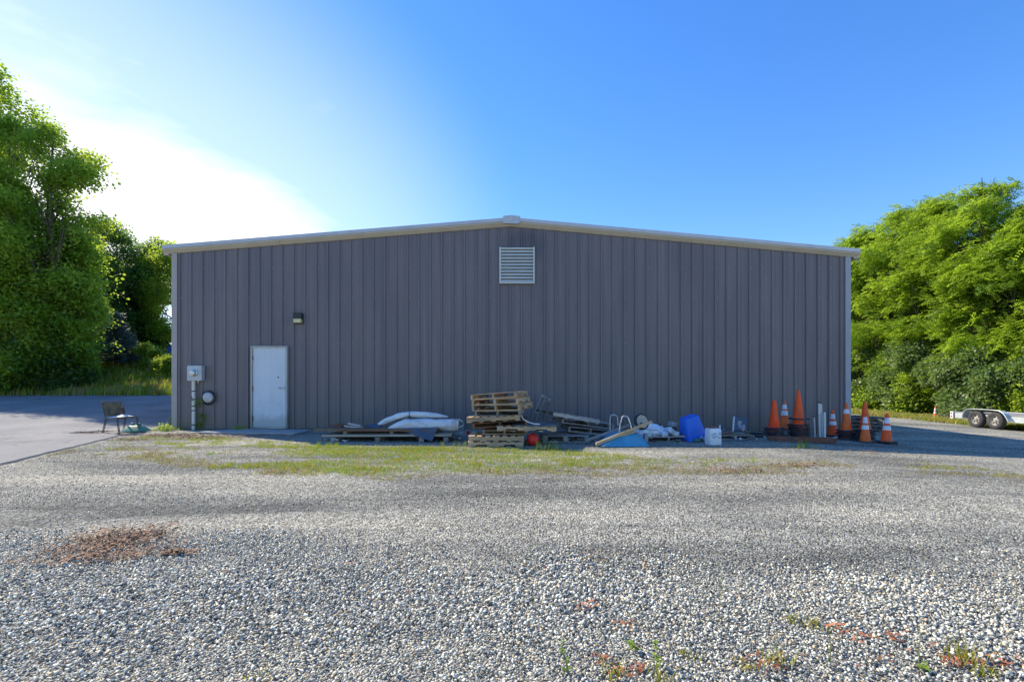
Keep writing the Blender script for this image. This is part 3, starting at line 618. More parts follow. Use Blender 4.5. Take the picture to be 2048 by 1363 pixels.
# ------------------------------------------------------------------ trees and shrubs
def leaf_cluster(seed, n, rad, size, kind):
    r_ = random.Random(seed); mb = MB()
    def leaf(c, d, nrm, s, w=.55):
        d = d.normalized(); sdir = d.cross(nrm).normalized() * s * w * .5
        t = c + d * s; m = c + d * s * .45; dip = nrm * s * .10
        mb.add([c, m + sdir - dip, t, m - sdir - dip, ], [(0, 1, 2), (0, 2, 3)])
    if kind == 'feather':                      # drooping compound sprays
        for k in range(n // 11):
            a = r_.uniform(0, 6.28); st = Vector((r_.gauss(0, .28), r_.gauss(0, .28), r_.gauss(0, .16))) * rad
            dr = Vector((math.cos(a), math.sin(a), r_.uniform(-.35, .25))).normalized(); ln = r_.uniform(.5, .9) * rad
            for i in range(5):
                p = st + dr * ln * (i + 1) / 5 + Vector((0, 0, -.25 * ln * ((i + 1) / 5) ** 2))
                sd_ = dr.cross(Vector((0, 0, 1))).normalized()
                for sg in (-1, 1): leaf(p, sd_ * sg + dr * .35 + Vector((0, 0, r_.uniform(-.25, .1))), Vector((r_.gauss(0, .25), r_.gauss(0, .25), 1)).normalized(), size * r_.uniform(.8, 1.25), .48)
            leaf(st + dr * ln + Vector((0, 0, -.25 * ln)), dr, Vector((0, 0, 1)), size, .5)
    else:
        for k in range(n):
            d = Vector((r_.gauss(0, 1), r_.gauss(0, 1), r_.gauss(0, .75))); d.normalize(); q = rad * r_.random() ** .45
            c = Vector((d.x, d.y, d.z * .7)) * q
            leaf(c, Vector((d.x + r_.gauss(0, .6), d.y + r_.gauss(0, .6), d.z * .4 - .25 + r_.gauss(0, .3))), Vector((r_.gauss(0, .9), r_.gauss(0, .9), 1)).normalized(), size * r_.uniform(.7, 1.3), .8 if kind == 'broad' else .7)
    return mb
PB = [leaf_cluster(i, 26, .62, .15, 'broad') for i in range(4)]
PF = [leaf_cluster(10 + i, 55, .75, .17, 'feather') for i in range(4)]
PV = [leaf_cluster(20 + i, 34, .38, .125, 'broad') for i in range(4)]
PS = [leaf_cluster(30 + i, 22, .24, .085, 'broad') for i in range(4)]

def crown_points(lobes, n, flat=.8, shell=.5, seed=0):
    g_ = np.random.default_rng(seed); lb = np.array(lobes); wgt = lb[:, 3] ** 2; idx = g_.choice(len(lb), n, p=wgt / wgt.sum())
    d = g_.normal(size=(n, 3)); d /= np.linalg.norm(d, axis=1)[:, None]; q = shell + (1.06 - shell) * g_.random(n) ** .6
    q *= 1 + .22 * np.sin(d[:, 0] * 5 + idx) * np.sin(d[:, 1] * 4 + idx * 2.1) + .12 * np.sin(d[:, 2] * 9 + idx)
    q *= np.where(g_.random(n) < .13, g_.uniform(1.05, 1.55, n), 1.0)
    r_ = lb[idx, 3]
    return lb[idx, :3] + d * (q * r_)[:, None] * np.array([1, 1, flat])
def tree(name, label, group, x, y, h, r, leafm, protos, n, seed, base=.25, cat='tree', trunk_r=.16, nl=16, top=.35, lscale=1.0, slim=1.0, gap=0.0, lean=0):
    r_ = random.Random(seed); z0 = gz(x, y)
    t = thing(name, label, cat, (x, y, z0), (0, 0, 0), group)
    mb = MB(); pts = []; steps = 8; ox = oy = 0
    for i in range(steps + 1):
        f = i / steps; pts.append((ox + lean * f, oy, f * h * .93)); ox += r_.uniform(-.12, .12) * h * .07; oy += r_.uniform(-.1, .1) * h * .06
    rr_ = [trunk_r * (1.35 if i == 0 else 1) * (1 - .86 * i / steps) for i in range(steps + 1)]
    mb.tube([(p[0], p[1], p[2] - (.25 if i == 0 else 0)) for i, p in enumerate(pts)], rr_, 9)
    lobes = []
    for k in range(nl):
        f = base + (1 - base) * ((k + .5) / nl); prof = math.sin(math.pi * min(1, max(.04, (f - base * .6) / (1 - base * .6))) ** (.75 + top)) ** .7
        a = k * 2.4 + r_.uniform(-.5, .5); rad = r * prof * r_.uniform(.55, 1.0) * (0 if k == nl - 1 else 1)
        ti = min(steps - 1, int(f * steps)); tp = Vector(pts[ti]).lerp(Vector(pts[ti + 1]), f * steps - ti) if ti < steps else Vector(pts[-1])
        c = Vector((tp.x + math.cos(a) * rad * slim, tp.y + math.sin(a) * rad * slim, f * h - .06 * h * (1 if k < nl - 1 else 1.4)))
        lr = r * r_.uniform(.22, .42) * (.75 if f > .85 else 1)
        lobes.append((c.x, c.y, c.z, lr))
        s0 = Vector(pts[max(0, ti - 1)]); mid = s0.lerp(c, .55) + Vector((0, 0, -.04 * h)); fr = rr_[ti] * .55 + .015
        mb.tube([s0, mid, c], [fr, fr * .6, .012], 6)
        for q in range(2): e = c + Vector((r_.gauss(0, 1), r_.gauss(0, 1), r_.gauss(0, .6))) * lr * .6; mb.tube([mid, e], [fr * .4, .008], 5)
    mb.build('trunk', M_bark, t, smooth=True)
    P = crown_points(lobes, n, seed=seed, shell=.35)
    if gap > 0:
        kk = vnoise(P[:, 0] + P[:, 1] * .7 + seed, P[:, 2], .9) > gap; P = P[kk]
    keep = P[:, 2] > .25; P = P[keep]; n = len(P)
    rot = np.stack([rng.normal(0, .35, n), rng.normal(0, .35, n), rng.uniform(0, 6.28, n)], 1)
    scatter('crown', protos, P, rot, lscale * rng.uniform(.7, 1.25, n), leafm, t)['kind'] = 'stuff'
    return t
def shrub(name, label, group, x, y, h, r, leafm, protos, n, seed, cat='shrub', ls=1.0):
    r_ = random.Random(seed); t = thing(name, label, cat, (x, y, gz(x, y)), (0, 0, 0), group); mb = MB(); lobes = []
    for k in range(17):
        a = r_.uniform(0, 6.28); f = r_.uniform(.1, .95); rad = r * r_.uniform(.1, 1.0) * math.sqrt(1 - (f * .8) ** 2)
        lr = r * r_.uniform(.18, .42); c = Vector((math.cos(a) * rad, math.sin(a) * rad, max(lr * .5, h * f - lr * .2))); lobes.append((c.x, c.y, c.z, lr))
        mb.tube([(r_.uniform(-.1, .1), r_.uniform(-.1, .1), -.1), (c.x * .45, c.y * .45, c.z * .5), c], [.035, .025, .008], 5)
    mb.build('stem', M_bark, t)
    P = crown_points(lobes, n, seed=seed, shell=.5, flat=min(1.2, .9)); P = P[P[:, 2] > .02]; n = len(P)
    scatter('foliage', protos, P, np.stack([rng.normal(0, .5, n), rng.normal(0, .5, n), rng.uniform(0, 6.28, n)], 1), ls * rng.uniform(.7, 1.3, n), leafm, t)['kind'] = 'stuff'
    return t

def X_at(px, D): return (px - 1024) * D / 1000
GL = 'broadleaf trees on the bank left of the shed'
# px, D, row of the top in the photo, crown radius, material, count, base, gap, label
left = [
 (-28, 26.5, 70, 3.0, M_leafL, 1900, .25, .30, 'tallest broadleaf tree, cut by the left photo edge, only its right fringe showing'),
 (22, 24.8, 185, 2.9, M_leafL, 2600, .22, .33, 'tall thin-crowned tree with a dark visible trunk near the left edge of the photo'),
 (88, 24.3, 222, 2.5, M_leafL, 2200, .26, .36, 'tall open-crowned tree with a leaning trunk, second tall top from the left edge'),
 (105, 24.3, 318, 2.1, M_leafL, 1500, .20, .36, 'broadleaf tree whose ragged side branches reach right against the white cloud'),
 (120, 24.2, 400, 1.3, M_leafL, 1000, .12, .28, 'dark rounded tree stepping down to the right of the tall open trees'),
 (42, 24.2, 470, 2.1, M_leafB, 1900, .12, .30, 'sunlit yellow-green understorey tree in front of the tall left trunks'),
 (92, 24.6, 500, 1.6, M_leafB, 1000, .12, .32, 'yellow-green understorey tree left of the blue spruce'),
 (8, 24.6, 540, 2.2, M_leafD, 1500, .10, .20, 'dark low tree at the left edge over the asphalt'),
 (238, 35.5, 448, 2.6, M_leafD, 1600, .15, .40, 'dark thin-leaved tree behind the spruce with bright sky showing through'),
 (300, 37.0, 470, 3.0, M_leafD, 2000, .12, .40, 'far dark oak-like tree nearest the shed corner with sky showing through its crown'),
 (345, 36.0, 478, 2.2, M_leafL, 1000, .25, .3, 'far tree with a lighter top just peeking over the left eave'),
 (252, 35.5, 590, 2.0, M_leafD, 1500, .08, .12, 'round dense dark green small tree right behind the blue spruce'),
 (90, 24.2, 360, 2.1, M_leafL, 1500, .2, .3, 'dark tree behind the tall open trees, filling the gap between their trunks'),
 (196, 33.5, 422, 2.3, M_leafD, 1500, .12, .30, 'dark mid-distance tree rising behind the spruce, joining the tall wood to the far trees'),
 (-10, 27.0, 330, 3.0, M_leafD, 1300, .12, .3, 'dark tree behind the tallest trunks at the left edge'),
]
for i, (px, D, ty, r_, m_, n_, b_, gp, lab) in enumerate(left):
    x = X_at(px, D); top = CAM_H - (ty - HOR) * D / 1000; z0 = gz(x, D); sc_ = 1.0
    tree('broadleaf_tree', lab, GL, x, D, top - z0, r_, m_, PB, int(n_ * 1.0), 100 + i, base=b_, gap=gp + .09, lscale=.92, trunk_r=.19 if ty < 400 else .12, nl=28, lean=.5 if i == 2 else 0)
# undergrowth on the bank
GU = 'undergrowth along the far side of the asphalt'
und = [(-20, 23.8, 2.6, 1.7, M_leafD), (35, 23.7, 2.3, 1.5, M_leafL), (80, 24.0, 2.7, 1.5, M_leafD), (122, 24.2, 2.3, 1.4, M_leafL), (118, 23.9, 1.5, .95, M_leafD), (60, 25.6, 3.6, 1.8, M_leafD), (112, 26, 3.4, 1.6, M_leafD), (146, 24.6, 1.5, .8, M_leafL), (5, 25.6, 3.6, 1.8, M_leafL)]
ul = ['dark bush at the left edge', 'leafy bush just inside the left edge', 'dark bush below the thin trunk', 'mid-green bush between two dark bushes', 'dark low bush where the shade ends, nearest the open bank', 'tall dark bush behind the front row', 'tall dark bush below the yellow-green understorey tree', 'leafy bush left of the spruce', 'tall leafy bush behind the front row at the left edge']
for i, (px, D, h, r_, m_) in enumerate(und):
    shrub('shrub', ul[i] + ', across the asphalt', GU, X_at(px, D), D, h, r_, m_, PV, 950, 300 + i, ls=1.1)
for i, (px, D, h, r_, lab) in enumerate([(300, 27.6, 1.5, .6, 'bright lime-green bush standing on the sunny bank right of the spruce'), (332, 26.6, 1.0, .5, 'lime-green bush against the shed corner on the sunny bank'), (270, 28.6, .8, .35, 'small lime-green sapling bush just right of the spruce foot')]):
    shrub('shrub', lab, 'lime-green bushes on the sunny bank', X_at(px, D), D, h, r_, M_leafB, PS, 420, 340 + i)
# blue spruce
def spruce(px, D, ty, r0):
    x = X_at(px, D); z0 = gz(x, D); h = CAM_H - (ty - HOR) * D / 1000 - z0
    t = thing('spruce_tree', 'small blue-grey spruce standing on the bank left of the shed', 'tree', (x, D, z0)); mb = MB(); mb.tube([(0, 0, -.2), (0, 0, h)], [.10, .012], 8); P = []; RT = []; S = []
    r_ = random.Random(5)
    for k in range(17):
        f = k / 17; z = h * (.17 + .81 * f); L_ = r0 * (1 - f) ** .85 + .06; nb = 9 if k < 12 else 6
        for b in range(nb):
            a = b * 6.283 / nb + k * .7 + r_.uniform(-.2, .2); l2 = L_ * r_.uniform(.75, 1.1); tip = Vector((math.cos(a) * l2, math.sin(a) * l2, z - .12 * l2 + .10 * l2))
            mb.tube([(0, 0, z), (math.cos(a) * l2 * .6, math.sin(a) * l2 * .6, z - .14 * l2), tip], [.016, .012, .004], 4)
            for q in range(int(4 + l2 * 8)):
                u = .2 + .8 * r_.random(); P.append((math.cos(a) * l2 * u + r_.gauss(0, .04), math.sin(a) * l2 * u + r_.gauss(0, .04), z - .14 * l2 * min(1, u * 1.6) + .03 * u)); RT.append((r_.gauss(0, .15), r_.gauss(0, .15), a)); S.append(r_.uniform(.7, 1.2))
    mb.build('trunk', M_bark, t)
    pr = []
    for s_ in range(4):
        q = random.Random(s_); m_ = MB()
        for k in range(40):
            a = q.uniform(-1.1, 1.1); b = Vector((q.uniform(-.12, .12), q.uniform(-.03, .03), q.uniform(-.015, .015))); d = Vector((math.cos(a), math.sin(a), q.uniform(-.3, .5))) * q.uniform(.05, .1)
            w = Vector((-d.y, d.x, 0)).normalized() * .007; m_.add([b - w, b + w, b + d], [(0, 1, 2)])
        pr.append(m_)
    scatter('needles', pr, P, RT, [q * 1.6 for q in S], M_spruce, t)['kind'] = 'stuff'
spruce(232, 27.8, 619, 1.35)

# locust wood on the right
GR = 'locust trees beyond the gravel right of the shed'
right = [(2165, 26.0, 381, 3.2, 'locust tree outside the right edge, its lowest branches in view'), (2050, 28.5, 371, 3.1, 'broad feathery locust tree at the right edge above the trailer'), (1968, 30.5, 320, 2.9, 'tallest feathery locust tree of the right wood, its tip above all others'),
 (1880, 33.5, 374, 2.9, 'feathery locust tree left of the tallest one'), (1800, 37.0, 394, 3.0, 'rounded locust tree halfway between the shed and the tallest tree'), (1735, 40.5, 431, 3.1, 'locust tree nearest the right eave of the shed'), (1680, 44.0, 464, 3.0, 'locust tree mostly hidden by the right wall of the shed')]
for i, (px, D, ty, r_, lab) in enumerate(right):
    x = X_at(px, D); z0 = gz(x, D); h = CAM_H - (ty - HOR) * D / 1000 - z0
    tree('locust_tree', lab, GR, x, D, h, r_ * 1.12, M_locust, PF, 2700, 500 + i, base=.14, gap=.33, nl=34, lscale=.82, top=.15, trunk_r=.17)
back = [(2110, 31, 470), (2010, 34, 470), (1925, 37, 470), (1840, 41, 480), (1765, 45, 500), (1700, 50, 520)]
bl = ['rightmost', 'second from the right edge', 'third from the right edge', 'middle', 'second from the shed', 'nearest the shed']
for i, (px, D, ty) in enumerate(back):
    x = X_at(px, D); z0 = gz(x, D); h = CAM_H - (ty - HOR) * D / 1000 - z0
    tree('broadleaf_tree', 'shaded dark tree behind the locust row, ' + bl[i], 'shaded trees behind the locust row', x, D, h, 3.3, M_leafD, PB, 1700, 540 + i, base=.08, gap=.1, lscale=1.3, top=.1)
GV = 'vine-covered shrubs below the locust trees'
vs_ = [(2085, 25.5, 3.2, 1.9, M_vine), (2030, 26.8, 4.2, 2.0, M_leafB), (1975, 28.0, 4.0, 2.0, M_vine), (1925, 29.8, 3.9, 2.0, M_vine), (1880, 32.2, 3.6, 2.0, M_leafB), (1838, 33.5, 4.4, 2.2, M_vine), (1795, 35.5, 4.6, 2.2, M_vine), (1755, 38.0, 4.9, 2.4, M_vine), (1715, 41.0, 5.2, 2.6, M_vine), (1680, 44, 5, 2.6, M_leafL),
       (1998, 29.5, 6.0, 2.3, M_leafB), (1900, 33.5, 6.4, 2.5, M_locust), (1820, 37, 6.5, 2.7, M_leafL), (1745, 42, 7.2, 3.0, M_locust)]
vl = ['at the right edge behind the trailer deck', 'lime-green, rising over the front trailer wheel', 'pale, behind the trailer fender', 'pale, just left of the trailer tail', 'lime-green, directly behind the small far cone', 'pale, left of the small far cone', 'pale, halfway between the far cone and the shed', 'grey-green, above the tall cone on its stack', 'grey-green, beside the right corner of the shed', 'mostly hidden behind the shed corner',
      'tall lime-green, second row above the trailer', 'tall feathery, second row above the far cone', 'tall dark, second row in the middle of the wood', 'tall feathery, second row near the shed']
for i, (px, D, h, r_, m_) in enumerate(vs_):
    shrub('shrub', 'vine-tangled bush ' + vl[i], GV, X_at(px, D) + .3, D, h, r_, m_, PV, int(1500 * (r_ / 2) ** 1.5), 600 + i, ls=1.2)
# dry brush pile left of the trailer
t = thing('brush_pile', 'grey tangle of dry sticks at the shrub edge between the far cone and the trailer', 'brush pile', (X_at(1893, 27), 27, gz(X_at(1893, 27), 27)))
for k in range(26):
    a = rnd.uniform(-.5, .5); p = Vector((rnd.uniform(-.5, .3), rnd.uniform(-.4, .4), rnd.uniform(.02, .35))); d = Vector((math.cos(a), rnd.uniform(-.5, .5), rnd.uniform(-.15, .25))) * rnd.uniform(.4, .9)
    MB().tube([p, p + d * .5 + Vector((0, 0, .05)), p + d], [.018, .014, .006], 5).build('stick', M_twig, t)

# ------------------------------------------------------------------ grass and litter
def tuft(seed, n, h, w, spread, lean=.5):
    r_ = random.Random(seed); mb = MB()
    for k in range(n):
        a = r_.uniform(0, 6.28); b = Vector((r_.gauss(0, spread), r_.gauss(0, spread), 0)); d = Vector((math.cos(a), math.sin(a), 0)); hh = h * r_.uniform(.5, 1.2); ln = lean * r_.uniform(.3, 1.2) * hh
        sd_ = Vector((-d.y, d.x, 0)) * w * .5; p1 = b + d * ln * .3 + Vector((0, 0, hh * .6)); p2 = b + d * ln + Vector((0, 0, hh))
        mb.add([b - sd_, b + sd_, p1 + sd_ * .8, p1 - sd_ * .8, p2], [(0, 1, 2, 3), (3, 2, 4)])
    return mb
def grassfield(name, x, y, hscale, mats_, n_b=9, h=.07, w=.005, spread=.03):
    protos = [tuft(i, n_b, h, w, spread) for i in range(4)]
    for i, pr in enumerate(protos): pr.m = [i % len(mats_)] * len(pr.f)
    n = len(x); P = np.stack([x, y, ground_z(x, y)], 1)
    o = scatter(name, protos, P, np.stack([rng.normal(0, .1, n), rng.normal(0, .1, n), rng.uniform(0, 6.28, n)], 1), hscale, mats_); o['kind'] = 'stuff'; return o
x, y = jgrid(-9.6, 7.5, 6.2, 12.9, .045)
pxx = 1024 + x / y * 1000; pyy = HOR + CAM_H / y * 1000
up = np.interp(pxx, [180, 300, 420, 640, 900, 1150, 1300, 1700], [885, 872, 873, 888, 893, 898, 912, 922])
lo = np.interp(pxx, [180, 300, 420, 560, 760, 900, 1150, 1300, 1480, 1690], [905, 915, 938, 950, 955, 945, 952, 944, 945, 940])
band = sstep(up - 3, up + 7, pyy) * sstep(lo + 6, lo - 16, pyy)
cl = fbm(x * .6, y, .9) ; cl2 = fbm(x, y, 3.1)
d_ = band * sstep(.50, .60, fbm(x * .5, y, .9) * .35 + fbm(x * .7, y, 3.6) * .65 + .13 * sstep(480, 800, pxx) * sstep(1250, 1000, pxx) + .03) * np.interp(pxx, [200, 400, 700, 1150, 1350, 1700], [.45, .75, 1, 1, .6, .35])
keep = (rng.random(x.size) < d_ * .78) & not_asphalt(x, y); xg, yg = x[keep], y[keep]; print('tufts', len(xg))
grassfield('lot_grass', xg, yg, rng.uniform(.4, 1.0, len(xg)) * (.35 + .9 * fbm(xg, yg, 1.7)), [M_grassY, M_grassG, M_grassG, M_grassY], n_b=10, h=.062, w=.006, spread=.035)
fr = sstep(lo + 12, lo + 2, pyy) * sstep(lo - 26, lo - 8, pyy) * sstep(.50, .60, fbm(x * .5, y, 2.0)); keep = (rng.random(x.size) < fr * .7) & not_asphalt(x, y); xd, yd = x[keep], y[keep]
grassfield('dry_grass', xd, yd, rng.uniform(.3, .8, len(xd)), [M_grassD, M_grassD, M_grassY], n_b=10, h=.05, w=.006, spread=.035)
# taller green tufts by the pallets
spots = [(650, 893, 20), (790, 897, 14), (905, 892, 24), (1000, 905, 20), (1095, 900, 36), (1122, 906, 18), (990, 915, 14), (1605, 893, 26), (1598, 896, 18), (930, 915, 16), (1225, 912, 8)]
xs_, ys_, ss_ = [], [], []
for (px, py, hh) in spots:
    p = on_ground(px, py)
    for k in range(15): xs_.append(p.x + rnd.gauss(0, .17)); ys_.append(p.y + rnd.gauss(0, .06)); ss_.append(hh / 30 * rnd.uniform(.4, 1.1))
grassfield('tall_grass', np.array(xs_), np.array(ys_), np.array(ss_), [M_grassG, M_grassY, M_grassG], n_b=8, h=.17, w=.006, spread=.025)
# verge grass on the right and bank grass on the left
x, y = jgrid(20.2, 31, 15, 46, .16); keep = (x > 20.7 + .8 * (fbm(x, y, .5) - .4)) & (x < 27.5); x, y = x[keep], y[keep]
grassfield('verge_grass', x, y, rng.uniform(.6, 1.4, len(x)), [M_grassY, M_grassG, M_grassD, M_grassY], n_b=16, h=.16, w=.02, spread=.10)
x, y = jgrid(-32, -9.8, 22.9, 33.5, .17); keep = rng.random(x.size) < .45 + .8 * fbm(x, y, .8); x, y = x[keep], y[keep]
grassfield('bank_grass', x, y, rng.uniform(.5, 1.5, len(x)) * (.6 + .8 * fbm(x, y, 1.1)), [M_grassG, M_grassY, M_grassG, M_grassD], n_b=18, h=.28, w=.03, spread=.13)
# leaf litter
def litter_proto(seed):
    r_ = random.Random(seed); mb = MB()
    for k in range(3):
        c = Vector((r_.gauss(0, .02), r_.gauss(0, .02), .004 + .006 * k)); a = r_.uniform(0, 6.28); d = Vector((math.cos(a), math.sin(a), r_.uniform(-.1, .5))) * .022; s_ = Vector((-d.y, d.x, r_.uniform(-.004, .008))) * .4
        mb.add([c - d, c + s_, c + d, c - s_], [(0, 1, 2), (0, 2, 3)])
    return mb
def litter(name, spots, m_, s0=1.0):
    P = []
    for (px, py, n_, sx, sy) in spots:
        p = on_ground(px, py)
        for k in range(n_): q = (p.x + rnd.gauss(0, sx), p.y + rnd.gauss(0, sy)); P.append((q[0], q[1], gz(*q) + rnd.uniform(.012, .03)))
    n = len(P); o = scatter(name, [litter_proto(i) for i in range(4)], P, np.stack([rng.normal(0, .3, n), rng.normal(0, .3, n), rng.uniform(0, 6.28, n)], 1), rng.uniform(.5, 1.4, n) * s0, m_); o['kind'] = 'stuff'
litter('brown_leaf_litter', [(250, 1073, 300, .20, .12), (205, 1098, 240, .22, .13), (190, 1118, 110, .22, .06), (355, 1108, 70, .1, .03), (60, 1130, 25, .2, .06), (330, 872, 500, .55, .18), (400, 876, 320, .5, .15), (470, 873, 150, .6, .08), (260, 880, 140, .3, .12), (180, 868, 220, .28, .06), (210, 864, 120, .2, .05), (1195, 1120, 8, .1, .05), (560, 870, 60, .4, .05)], M_litter, .8)
litter('dry_patch_litter', [(1430, 938, 70, .4, .07), (1480, 944, 80, .35, .06), (1620, 932, 90, .3, .06), (1100, 945, 130, .4, .15), (560, 945, 40, .2, .08), (1740, 905, 60, .4, .1)], M_litter, .8)
litter('red_brown_leaves', [(1190, 1215, 8, .06, .03), (1260, 1255, 5, .04, .02), (1215, 1325, 10, .05, .03), (1265, 1345, 14, .05, .02), (1535, 1335, 8, .05, .02), (1720, 1275, 12, .07, .03), (1790, 1280, 6, .05, .02), (1930, 1330, 20, .07, .03), (2010, 1335, 14, .08, .03), (1480, 1197, 4, .03, .02), (1675, 1255, 6, .05, .02), (1890, 1300, 5, .05, .02), (1400, 1240, 6, .3, .1), (700, 1150, 6, .9, .2), (1700, 1320, 10, .25, .05)], M_redleaf, .62)

# single weeds growing through the gravel in the foreground
def weed(px, py, hpx, kind, label):
    p = on_ground(px, py); h = hpx * p.y / 1000; r_ = random.Random(px)
    t = thing('weed', label, 'weed', p, (0, 0, 0), 'weeds growing through the foreground gravel')
    mb = MB(); pts = [(0, 0, -.01)]
    for i in range(5): pts.append((pts[-1][0] + r_.gauss(0, .006), pts[-1][1] + r_.gauss(0, .006), h * (i + 1) / 5))
    mb.tube(pts, [.0028 - .0004 * i for i in range(6)], 5).build('stem', M_stem, t)
    lf = MB(); m_ = M_grassG
    if kind == 'leafy':
        for i in range(26):
            f = r_.uniform(.08, 1); a = i * 2.4; b = Vector(pts[min(5, int(f * 5))]).lerp(Vector(pts[min(5, int(f * 5) + 1)]), f * 5 - int(f * 5)); d = Vector((math.cos(a), math.sin(a), r_.uniform(-.2, .5))) * r_.uniform(.014, .03) * (1.2 - .5 * f); s_ = Vector((-d.y, d.x, 0)) * .35
            lf.add([b, b + d * .5 + s_, b + d, b + d * .5 - s_], [(0, 1, 2), (0, 2, 3)])
    elif kind == 'bare':
        for i in range(8):
            f = r_.uniform(.3, 1); a = i * 2.4; b = Vector((0, 0, h * f)); d = Vector((math.cos(a), math.sin(a), 1.2)) * r_.uniform(.008, .02); s_ = Vector((-d.y, d.x, 0)) * .12
            lf.add([b, b + d * .5 + s_, b + d, b + d * .5 - s_], [(0, 1, 2), (0, 2, 3)])
        m_ = M_grassD
    else:
        lf = tuft(px, 26, h * .8, .006, .03, .9); m_ = M_grassY
    lf.build('leaf_spray' if kind != 'grassy' else 'blades', m_, t)['kind'] = 'stuff'
for a in [(1310, 1335, 62, 'leafy', 'upright bright green leafy weed near the bottom, centre right'), (1135, 1345, 70, 'leafy', 'thin green leafy weed left of the bright upright one'), (1268, 1300, 25, 'leafy', 'tiny green weed between the two leafy weeds'),
          (1440, 1240, 88, 'bare', 'tall bare stalk standing alone in mid gravel'), (1560, 1330, 50, 'grassy', 'yellow-green grassy clump at the bottom of the gravel'), (1660, 1328, 76, 'bare', 'thin dark stalk with a green foot right of the grassy clump'),
          (1838, 1330, 92, 'bare', 'tall thin bare stalk near the bottom right'), (1925, 1325, 60, 'grassy', 'grass clump bending right among red leaves at the bottom right'), (1588, 1240, 14, 'grassy', 'small flat grass clump in the white gravel, left one of two'), (1632, 1252, 20, 'grassy', 'small grass clump beside the left flat clump, with dry leaves'),
          (1318, 1362, 36, 'grassy', 'dark grass clump at the bottom edge below the leafy weed'), (1490, 1335, 20, 'grassy', 'small green clump left of the yellow-green grassy clump'), (1855, 1345, 18, 'leafy', 'low leafy weed at the foot of the bottom right stalk'), (1975, 1350, 30, 'grassy', 'grass clump in the bottom right corner beside orange leaves'),
          (1380, 1315, 16, 'grassy', 'small yellow-green tuft right of the upright leafy weed'), (515, 1352, 12, 'grassy', 'single small green tuft at the bottom left of the gravel'), (1225, 1352, 40, 'grassy', 'thin grassy weed close to the red leaves at the bottom')]: weed(*a)
# plants at the wall foot
def leafy_patch(label, px, py, w_, h_, n_, seed, m_=M_leafB, cat='weed patch', D=None):
    p = on_ground(px, py); t = thing('ground_plant', label, cat, p, (0, 0, 0)); r_ = random.Random(seed)
    mb = MB(); P = []
    for k in range(9): e = Vector((r_.gauss(0, w_ * .5), r_.gauss(0, .08), h_ * r_.uniform(.4, 1))); mb.tube([(e.x * .3, 0, -.01), e], [.005, .002], 4)
    mb.build('stem', M_stem, t)
    for k in range(n_): P.append((r_.gauss(0, w_ * .5), r_.gauss(0, .09), abs(r_.gauss(0, h_ * .5)) + .02))
    scatter('foliage', PS, P, rrot(n_, .5), np.full(n_, .42) * rng.uniform(.6, 1.2, n_), m_, t)['kind'] = 'stuff'
leafy_patch('low bright green leafy weeds at the foot of the left shed corner', 335, 861, .32, .12, 34, 1)
leafy_patch('single green weed climbing the left shed corner trim', 345, 850, .07, .3, 12, 2)
leafy_patch('reddish-green weed on the wall left of the white door', 478, 862, .16, .10, 10, 3, M_leafL)
p = Vector((wx(405), D0 - .06, 0)); t = thing('climbing_vine', 'thin green vine climbing the wall between the meter conduit and the cable cover', 'vine', p)
pts = [(0, 0, 0), (-.05, -.01, .25), (.04, -.02, .5), (.02, -.02, .75), (.1, -.02, .86)]; MB().tube(pts, .006, 5).build('stem', M_stem, t)
P = [(rnd.gauss(-.01, .07), -.03, rnd.uniform(.05, .85)) for k in range(30)]; scatter('foliage', PS, P, rrot(30, .5), rng.uniform(.22, .42, 30), M_leafL, t)['kind'] = 'stuff'
leafy_patch('green leafy weed growing up behind the grey block and blue bin', 1352, 868, .12, .45, 14, 5)
# ------------------------------------------------------------------ pallets
_board = {}
def board(L_, w, h, m_, key):
    k = (round(L_, 3), round(w, 3), round(h, 3), m_.name, key)
    if k not in _board:
        r_ = random.Random(str(k)); mb = MB(); n = 3; vs = []
        for i in range(n + 1):
            x = -L_ / 2 + L_ * i / n; b = r_.uniform(-.004, .004)
            for (yy_, zz_) in ((-w / 2, -h / 2), (w / 2, -h / 2), (w / 2, h / 2), (-w / 2, h / 2)): vs.append((x + (r_.uniform(-.006, .006) if i in (0, n) else 0), yy_ + b, zz_ + b * .6))
        fs = [(i * 4 + a, i * 4 + (a + 1) % 4, i * 4 + 4 + (a + 1) % 4, i * 4 + 4 + a) for i in range(n) for a in range(4)]
        fs = [tuple(reversed(f)) for f in fs]; fs += [(0, 1, 2, 3), (n * 4 + 3, n * 4 + 2, n * 4 + 1, n * 4)]
        _board[k] = mb.add(vs, fs).mesh('plank', m_)
    return _board[k]
def stringer(L_, w, h, notch, m_):
    k = ('s', L_, w, h, notch, m_.name)
    if k not in _board:
        if notch:
            a, b, d = L_ * .14, L_ * .36, h * .42
            half = [(-L_ / 2, 0), (-b, 0), (-b + .025, d), (-a - .025, d), (-a, 0), (a, 0), (a + .025, d), (b - .025, d), (b, 0), (L_ / 2, 0), (L_ / 2, h), (-L_ / 2, h)]
            half = [(x, z - h / 2) for x, z in half]
        else: half = [(-L_ / 2, -h / 2), (L_ / 2, -h / 2), (L_ / 2, h / 2), (-L_ / 2, h / 2)]
        _board[k] = MB().prism(half, -w / 2, w / 2).mesh('stringer', m_)
    return _board[k]
GP = 'wooden pallets heaped along the shed wall'
